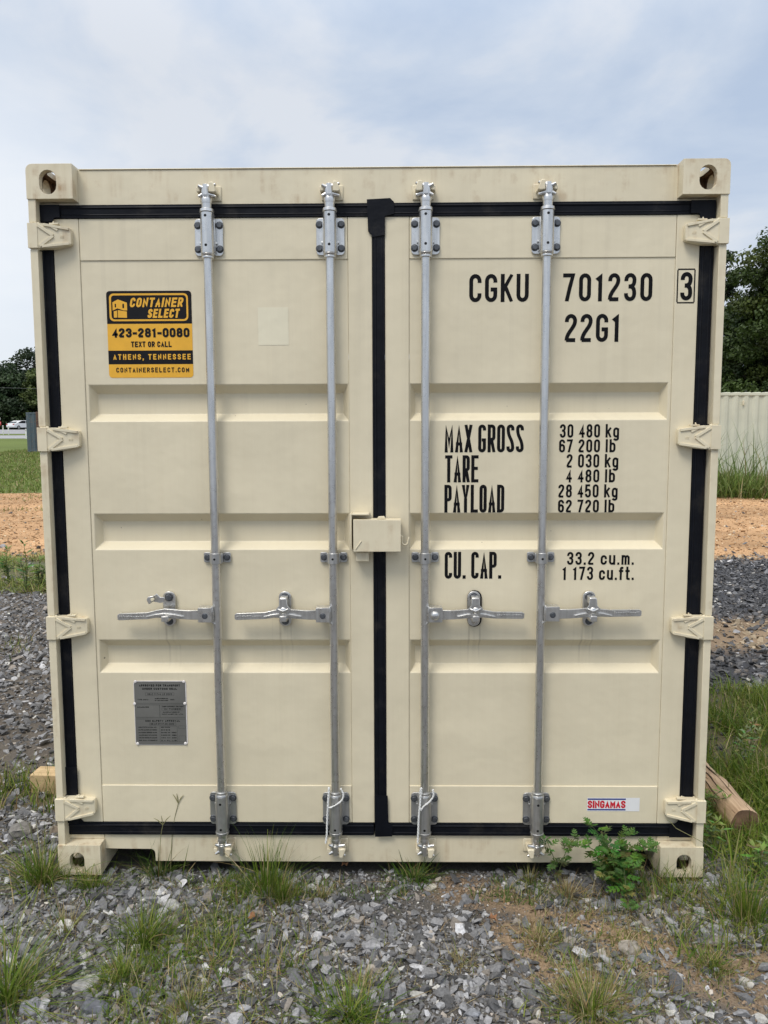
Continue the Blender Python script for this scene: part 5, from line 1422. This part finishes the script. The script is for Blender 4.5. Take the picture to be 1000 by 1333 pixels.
# ------------------------------------------------------------------ road furniture and car
def car(x, y, rz, label):
    z = float(terr(y))+.02; root = empty('car', (x, y, z), rz)
    body = [(-2.2, .32), (-2.25, .62), (-2.12, .90), (-1.35, 1.00), (-.65, 1.42), (-.35, 1.48), (.75, 1.46), (1.45, 1.22), (1.9, .98), (2.22, .92), (2.26, .5), (2.15, .30)]
    paint = plain('white_car_paint', (.78, .79, .80), .25, 0, .02)
    MB().prism(body, -.88, .88, 'y').build('body', paint, root, bevel=.07, seg=3)
    gl = plain('dark_car_glass', (.02, .022, .026), .1)
    side = [(-1.15, 1.02), (-.58, 1.38), (-.05, 1.42), (-.05, 1.02)]; side2 = [(.02, 1.02), (.02, 1.42), (.72, 1.40), (1.35, 1.12), (1.25, 1.02)]
    for s in (-1, 1):
        for p in (side, side2): MB().prism(p, s*.876, s*.886, 'y').build('side_window', gl, root)
    MB().prism([(-1.38, 1.03), (-.72, 1.41), (-.70, 1.43), (-1.40, 1.05)], -.74, .74, 'y').build('windscreen', gl, root)
    MB().prism([(1.48, 1.235), (1.86, 1.02), (1.88, 1.04), (1.50, 1.26)], -.72, .72, 'y').build('rear_window', gl, root)
    tyre = plain('tyre_rubber', (.015, .015, .016), .8); rim = plain('alloy', (.45, .45, .46), .35, .6)
    for wx in (-1.38, 1.38):
        for s in (-1, 1):
            w = MB().tube([(wx, s*.70, .33), (wx, s*.90, .33)], .33, 20).build('wheel', tyre, root, bevel=.03)
            MB().tube([(wx, s*.895, .33), (wx, s*.908, .33)], .20, 14).build('rim', rim, w)
    for s in (-1, 1):
        MB().box(2.17, 2.275, *sorted((s*.55, s*.86)), .74, .90).build('tail_light', plain('tail_red', (.40, .02, .02), .3), root, bevel=.02)
        MB().box(-2.26, -2.16, *sorted((s*.52, s*.84)), .66, .80).build('headlight', plain('lamp_lens', (.7, .7, .72), .15), root, bevel=.02)
        MB().box(-.98, -.80, *sorted((s*.885, s*1.02)), 1.0, 1.12).build('mirror', paint, root, bevel=.02)
    return tag(root, label, 'car')
cp = P(28.3, 556, 122)
car(cp.x, 122, math.radians(-112), 'white car on the far road, just left of the blue container')
def marker(px, py, Y, h, label):
    p = P(px, py, Y); r_ = empty('marker_post', (p.x, Y, float(terr(Y))))
    MB().box(-.06, .06, -.03, .03, 0, h).build('post', plain('white_plastic', (.75, .75, .72), .5), r_, bevel=.01)
    MB().box(-.045, .045, -.036, -.031, h-.22, h-.08).build('reflector', plain('reflector_grey', (.45, .42, .35), .3), r_)
    return tag(r_, label, 'marker post', 'white marker posts along the road')
marker(4, 560, 93, 1.15, 'white roadside marker post, nearest the left edge of the photo'); marker(11, 560, 93, 1.1, 'white roadside marker post, second from the left edge'); marker(34, 567, 74.5, 1.0, 'white roadside marker post in front of the white car')
sp = P(-2.6, 551, 92); z0 = float(terr(92))
sg = empty('stop_sign', (sp.x, 92, z0))
MB().box(-.035, .035, .0, .05, 0, sp.z-z0+.3).build('post', plain('sign_post_steel', (.35, .36, .36), .5, .5), sg)
mb = MB(); R_ = .42; zc_ = sp.z-z0
mb.prism([(R_*math.cos(PI/8+i*PI/4), zc_+R_*math.sin(PI/8+i*PI/4)) for i in range(8)], -.012, -.002, 'y', 0)
text(mb, 'STOP', -.29, .29, zc_-.13, zc_+.13, .05, lambda x, z, o: (x, -.014-o, z), .3, 1)
mb.build('sign_plate', [plain('sign_red', (.45, .02, .025), .4), M_WHITE], sg, recalc=False)
MB().box(-.30, .30, -.01, -.002, zc_+.46, zc_+.72).build('upper_plate', M_WHITE, sg)
tag(sg, 'red stop sign by the road, cut by the left edge', 'sign')

# ------------------------------------------------------------------ trees
M_LEAF = attr_mat('tree_leaves', .55, .22, 0, 0, .3)
M_BARK = plain('tree_bark', (.085, .07, .055), .9, 0, .3, 6)
def tree(x, y, h, rad, label, name='tree', nclump=70, nleaf=9000, leaf=.16, pal=((.045, .075, .020), (.060, .095, .026), (.032, .055, .016)), low=.12, seed=0, shape=1.0, sparse=0.0, group=None, clump=.30):
    r = np.random.default_rng(seed+50); rr = random.Random(seed)
    z0 = float(terr(y)); root = empty(name, (x, y, z0))
    tr = MB(); top = Vector((rr.uniform(-.3, .3), rr.uniform(-.3, .3), h*.86))
    k = 8; tp = [Vector((top.x*(i/k)**1.5+.08*math.sin(i*1.7+seed), top.y*(i/k)**1.5, top.z*i/k-.1)) for i in range(k+1)]
    tr.tube(tp, [max(.02, h*.026*(1-i/k)**.8+.015) for i in range(k+1)], 9)
    cl = []
    for i in range(nclump):
        u = (i+.5)/nclump; t = low+(1-low)*u**.9
        prof = math.sin(PI*min(1, max(.02, (t-low)/(1-low)*.80+.14)))**.5
        a = i*2.399+rr.uniform(-.5, .5); rd = rad*prof*shape*(rr.uniform(.45, 1.05))
        c_ = Vector((math.cos(a)*rd+top.x*t, math.sin(a)*rd+top.y*t, h*t*rr.uniform(.95, 1.03)))
        cl.append(c_)
        if i % 3 == 0:
            s0 = tp[min(k, max(1, int(t*k*.8)))]
            m_ = s0.lerp(c_, .5)+Vector((0, 0, .12*rad)); tr.tube([s0, m_, c_], [h*.008, h*.005, h*.002], 5)
    tr.build('trunk', M_BARK, root, smooth=60)
    C0 = np.array([tuple(c) for c in cl]); per = r.integers(0, nclump, nleaf)
    if sparse: per = per[r.random(nleaf) > sparse]
    n = len(per); cs = rad*clump*r.uniform(.6, 1.35, nclump)
    g_ = r.normal(size=(n, 3)); g_ /= np.linalg.norm(g_, axis=1)[:, None]; g_ *= (r.random((n, 1))**.45)
    g_ *= np.array([1, 1, .55]); p = C0[per]+g_*cs[per][:, None]
    # leaf quads, tilted to the light
    nrm = r.normal(size=(n, 3))*.75+np.array([0, 0, .55])+g_*.8; nrm /= np.linalg.norm(nrm, axis=1)[:, None]
    t1 = np.cross(nrm, r.normal(size=(n, 3))); t1 /= np.linalg.norm(t1, axis=1)[:, None]; t2 = np.cross(nrm, t1)
    s = leaf*r.uniform(.6, 1.3, n)[:, None]
    v = np.stack([p-t1*s*.5, p+t2*s*.32, p+t1*s*.5, p-t2*s*.32], 1).reshape(-1, 3)
    f = np.arange(4*n).reshape(-1, 4)
    P_ = np.array(pal); cc = P_[r.integers(0, len(P_), nclump)]*r.uniform(.72, 1.28, (nclump, 1))
    col = cc[per]*r.uniform(.75, 1.25, (n, 1))
    np_mesh('crown', v, f, M_LEAF, root, np.repeat(col, 4, 0))
    return tag(root, label, 'tree', group)
GA = 'trees behind the white container'
tree(19.0, 32.5, 10.0, 3.9, 'tall broad tree with yellow-green leaf tips behind the white container', nclump=190, nleaf=100000, leaf=.17, pal=((.052, .082, .018), (.078, .102, .022), (.030, .052, .015), (.042, .066, .016)), low=.03, seed=1, group=GA, clump=.25)
tree(16.6, 38.5, 10.4, 1.9, 'dark narrow tree at the container edge, left of the broad one', nclump=70, nleaf=20000, leaf=.19, pal=((.030, .052, .018), (.038, .062, .020)), low=.05, seed=2, shape=.8, group=GA)
tree(22.5, 34, 10.8, 3.8, 'large green tree at the right edge behind the container', nclump=110, nleaf=30000, leaf=.2, low=.05, seed=3, group=GA)
tree(10.5, 41, 9.0, 3.2, 'dark tree hidden behind the cream container, right side', nclump=80, nleaf=14000, leaf=.24, low=.05, seed=4, group=GA)
tree(18.6, 36.5, 8.0, 3.6, 'dense dark tree filling the gap under the broad tree', nclump=80, nleaf=24000, leaf=.22, pal=((.030, .052, .016), (.036, .06, .018)), low=.02, seed=9, group=GA)
GB = 'trees beyond the far road'
for i, (px, tpx, Y, rad, lab, pal, sp_, nl, low) in enumerate([
    (10, 484, 137, 5.6, 'dark green tree beyond the far road at the left edge', ((.022, .044, .017), (.030, .056, .020), (.040, .068, .024)), 0, 15000, .02),
    (33, 486, 139, 4.5, 'blackish green tree beyond the road, left of the tall airy one', ((.020, .038, .016), (.028, .050, .018)), 0, 13000, .02),
    (40, 457, 146, 4.9, 'tall airy tree rising above the others with sky showing through', ((.020, .034, .014), (.028, .044, .016)), .60, 11000, .45),
    (53, 482, 135, 3.7, 'yellow-green tree right behind the cream container post', ((.060, .085, .022), (.075, .10, .026), (.045, .07, .02)), 0, 11000, .02),
    (-12, 478, 138, 5.8, 'tree beyond the road just outside the left edge', ((.028, .05, .018),), 0, 9000, .02),
    (82, 470, 140, 6.4, 'tree beyond the road hidden behind the container', ((.028, .05, .018),), 0, 7000, .02),
    (20, 520, 134, 4.3, 'low dark bush-like tree at the far road verge', ((.020, .038, .014), (.028, .048, .017)), 0, 9000, .0)]):
    tp_ = P(px, tpx, Y); hh = tp_.z-float(terr(Y))
    tree(tp_.x, Y, hh, rad, lab, nclump=90, nleaf=nl, leaf=.52, pal=pal, low=low, seed=20+i, sparse=sp_, group=GB)
for i, (px, tpx, Y) in enumerate([(135, 462, 127), (190, 478, 131), (250, 468, 128), (320, 480, 132), (390, 472, 129), (-75, 474, 127), (-135, 482, 130), (-200, 466, 128), (-280, 478, 131), (470, 480, 130), (560, 476, 134), (650, 482, 131), (740, 474, 133), (830, 480, 130), (920, 476, 132), (1040, 478, 131), (1150, 474, 130)]):
    tp_ = P(px, tpx, Y)
    Y += 11; tp_ = P(px, tpx, Y)
    tree(tp_.x, Y, tp_.z-float(terr(Y)), 6.0, 'tree of the far row, hidden by the cream container or outside the frame', nclump=70, nleaf=6000, leaf=.62, pal=((.026, .048, .017), (.034, .058, .02)), low=.02, seed=60+i, group='far trees out of sight')
for i, (tx, ty, th) in enumerate([(27.5, 35, 10.2), (33, 37, 9.5), (6.5, 44, 9)]):
    tree(tx, ty, th, 3.8, 'tree near the white container, hidden or outside the frame', nclump=80, nleaf=11000, leaf=.27, low=.04, seed=90+i, group='near trees out of sight')
# wire across the far trees
w1 = P(-60, 502.5, 112); w2 = P(420, 505, 112)
o = MB().tube([tuple(w1.lerp(w2, i/12)+Vector((0, 0, -.5*math.sin(PI*i/12)))) for i in range(13)], .013, 5).build('overhead_wire', plain('wire_grey', (.16, .17, .17), .6))
tag(o, 'thin overhead wire crossing in front of the far trees', 'wire')
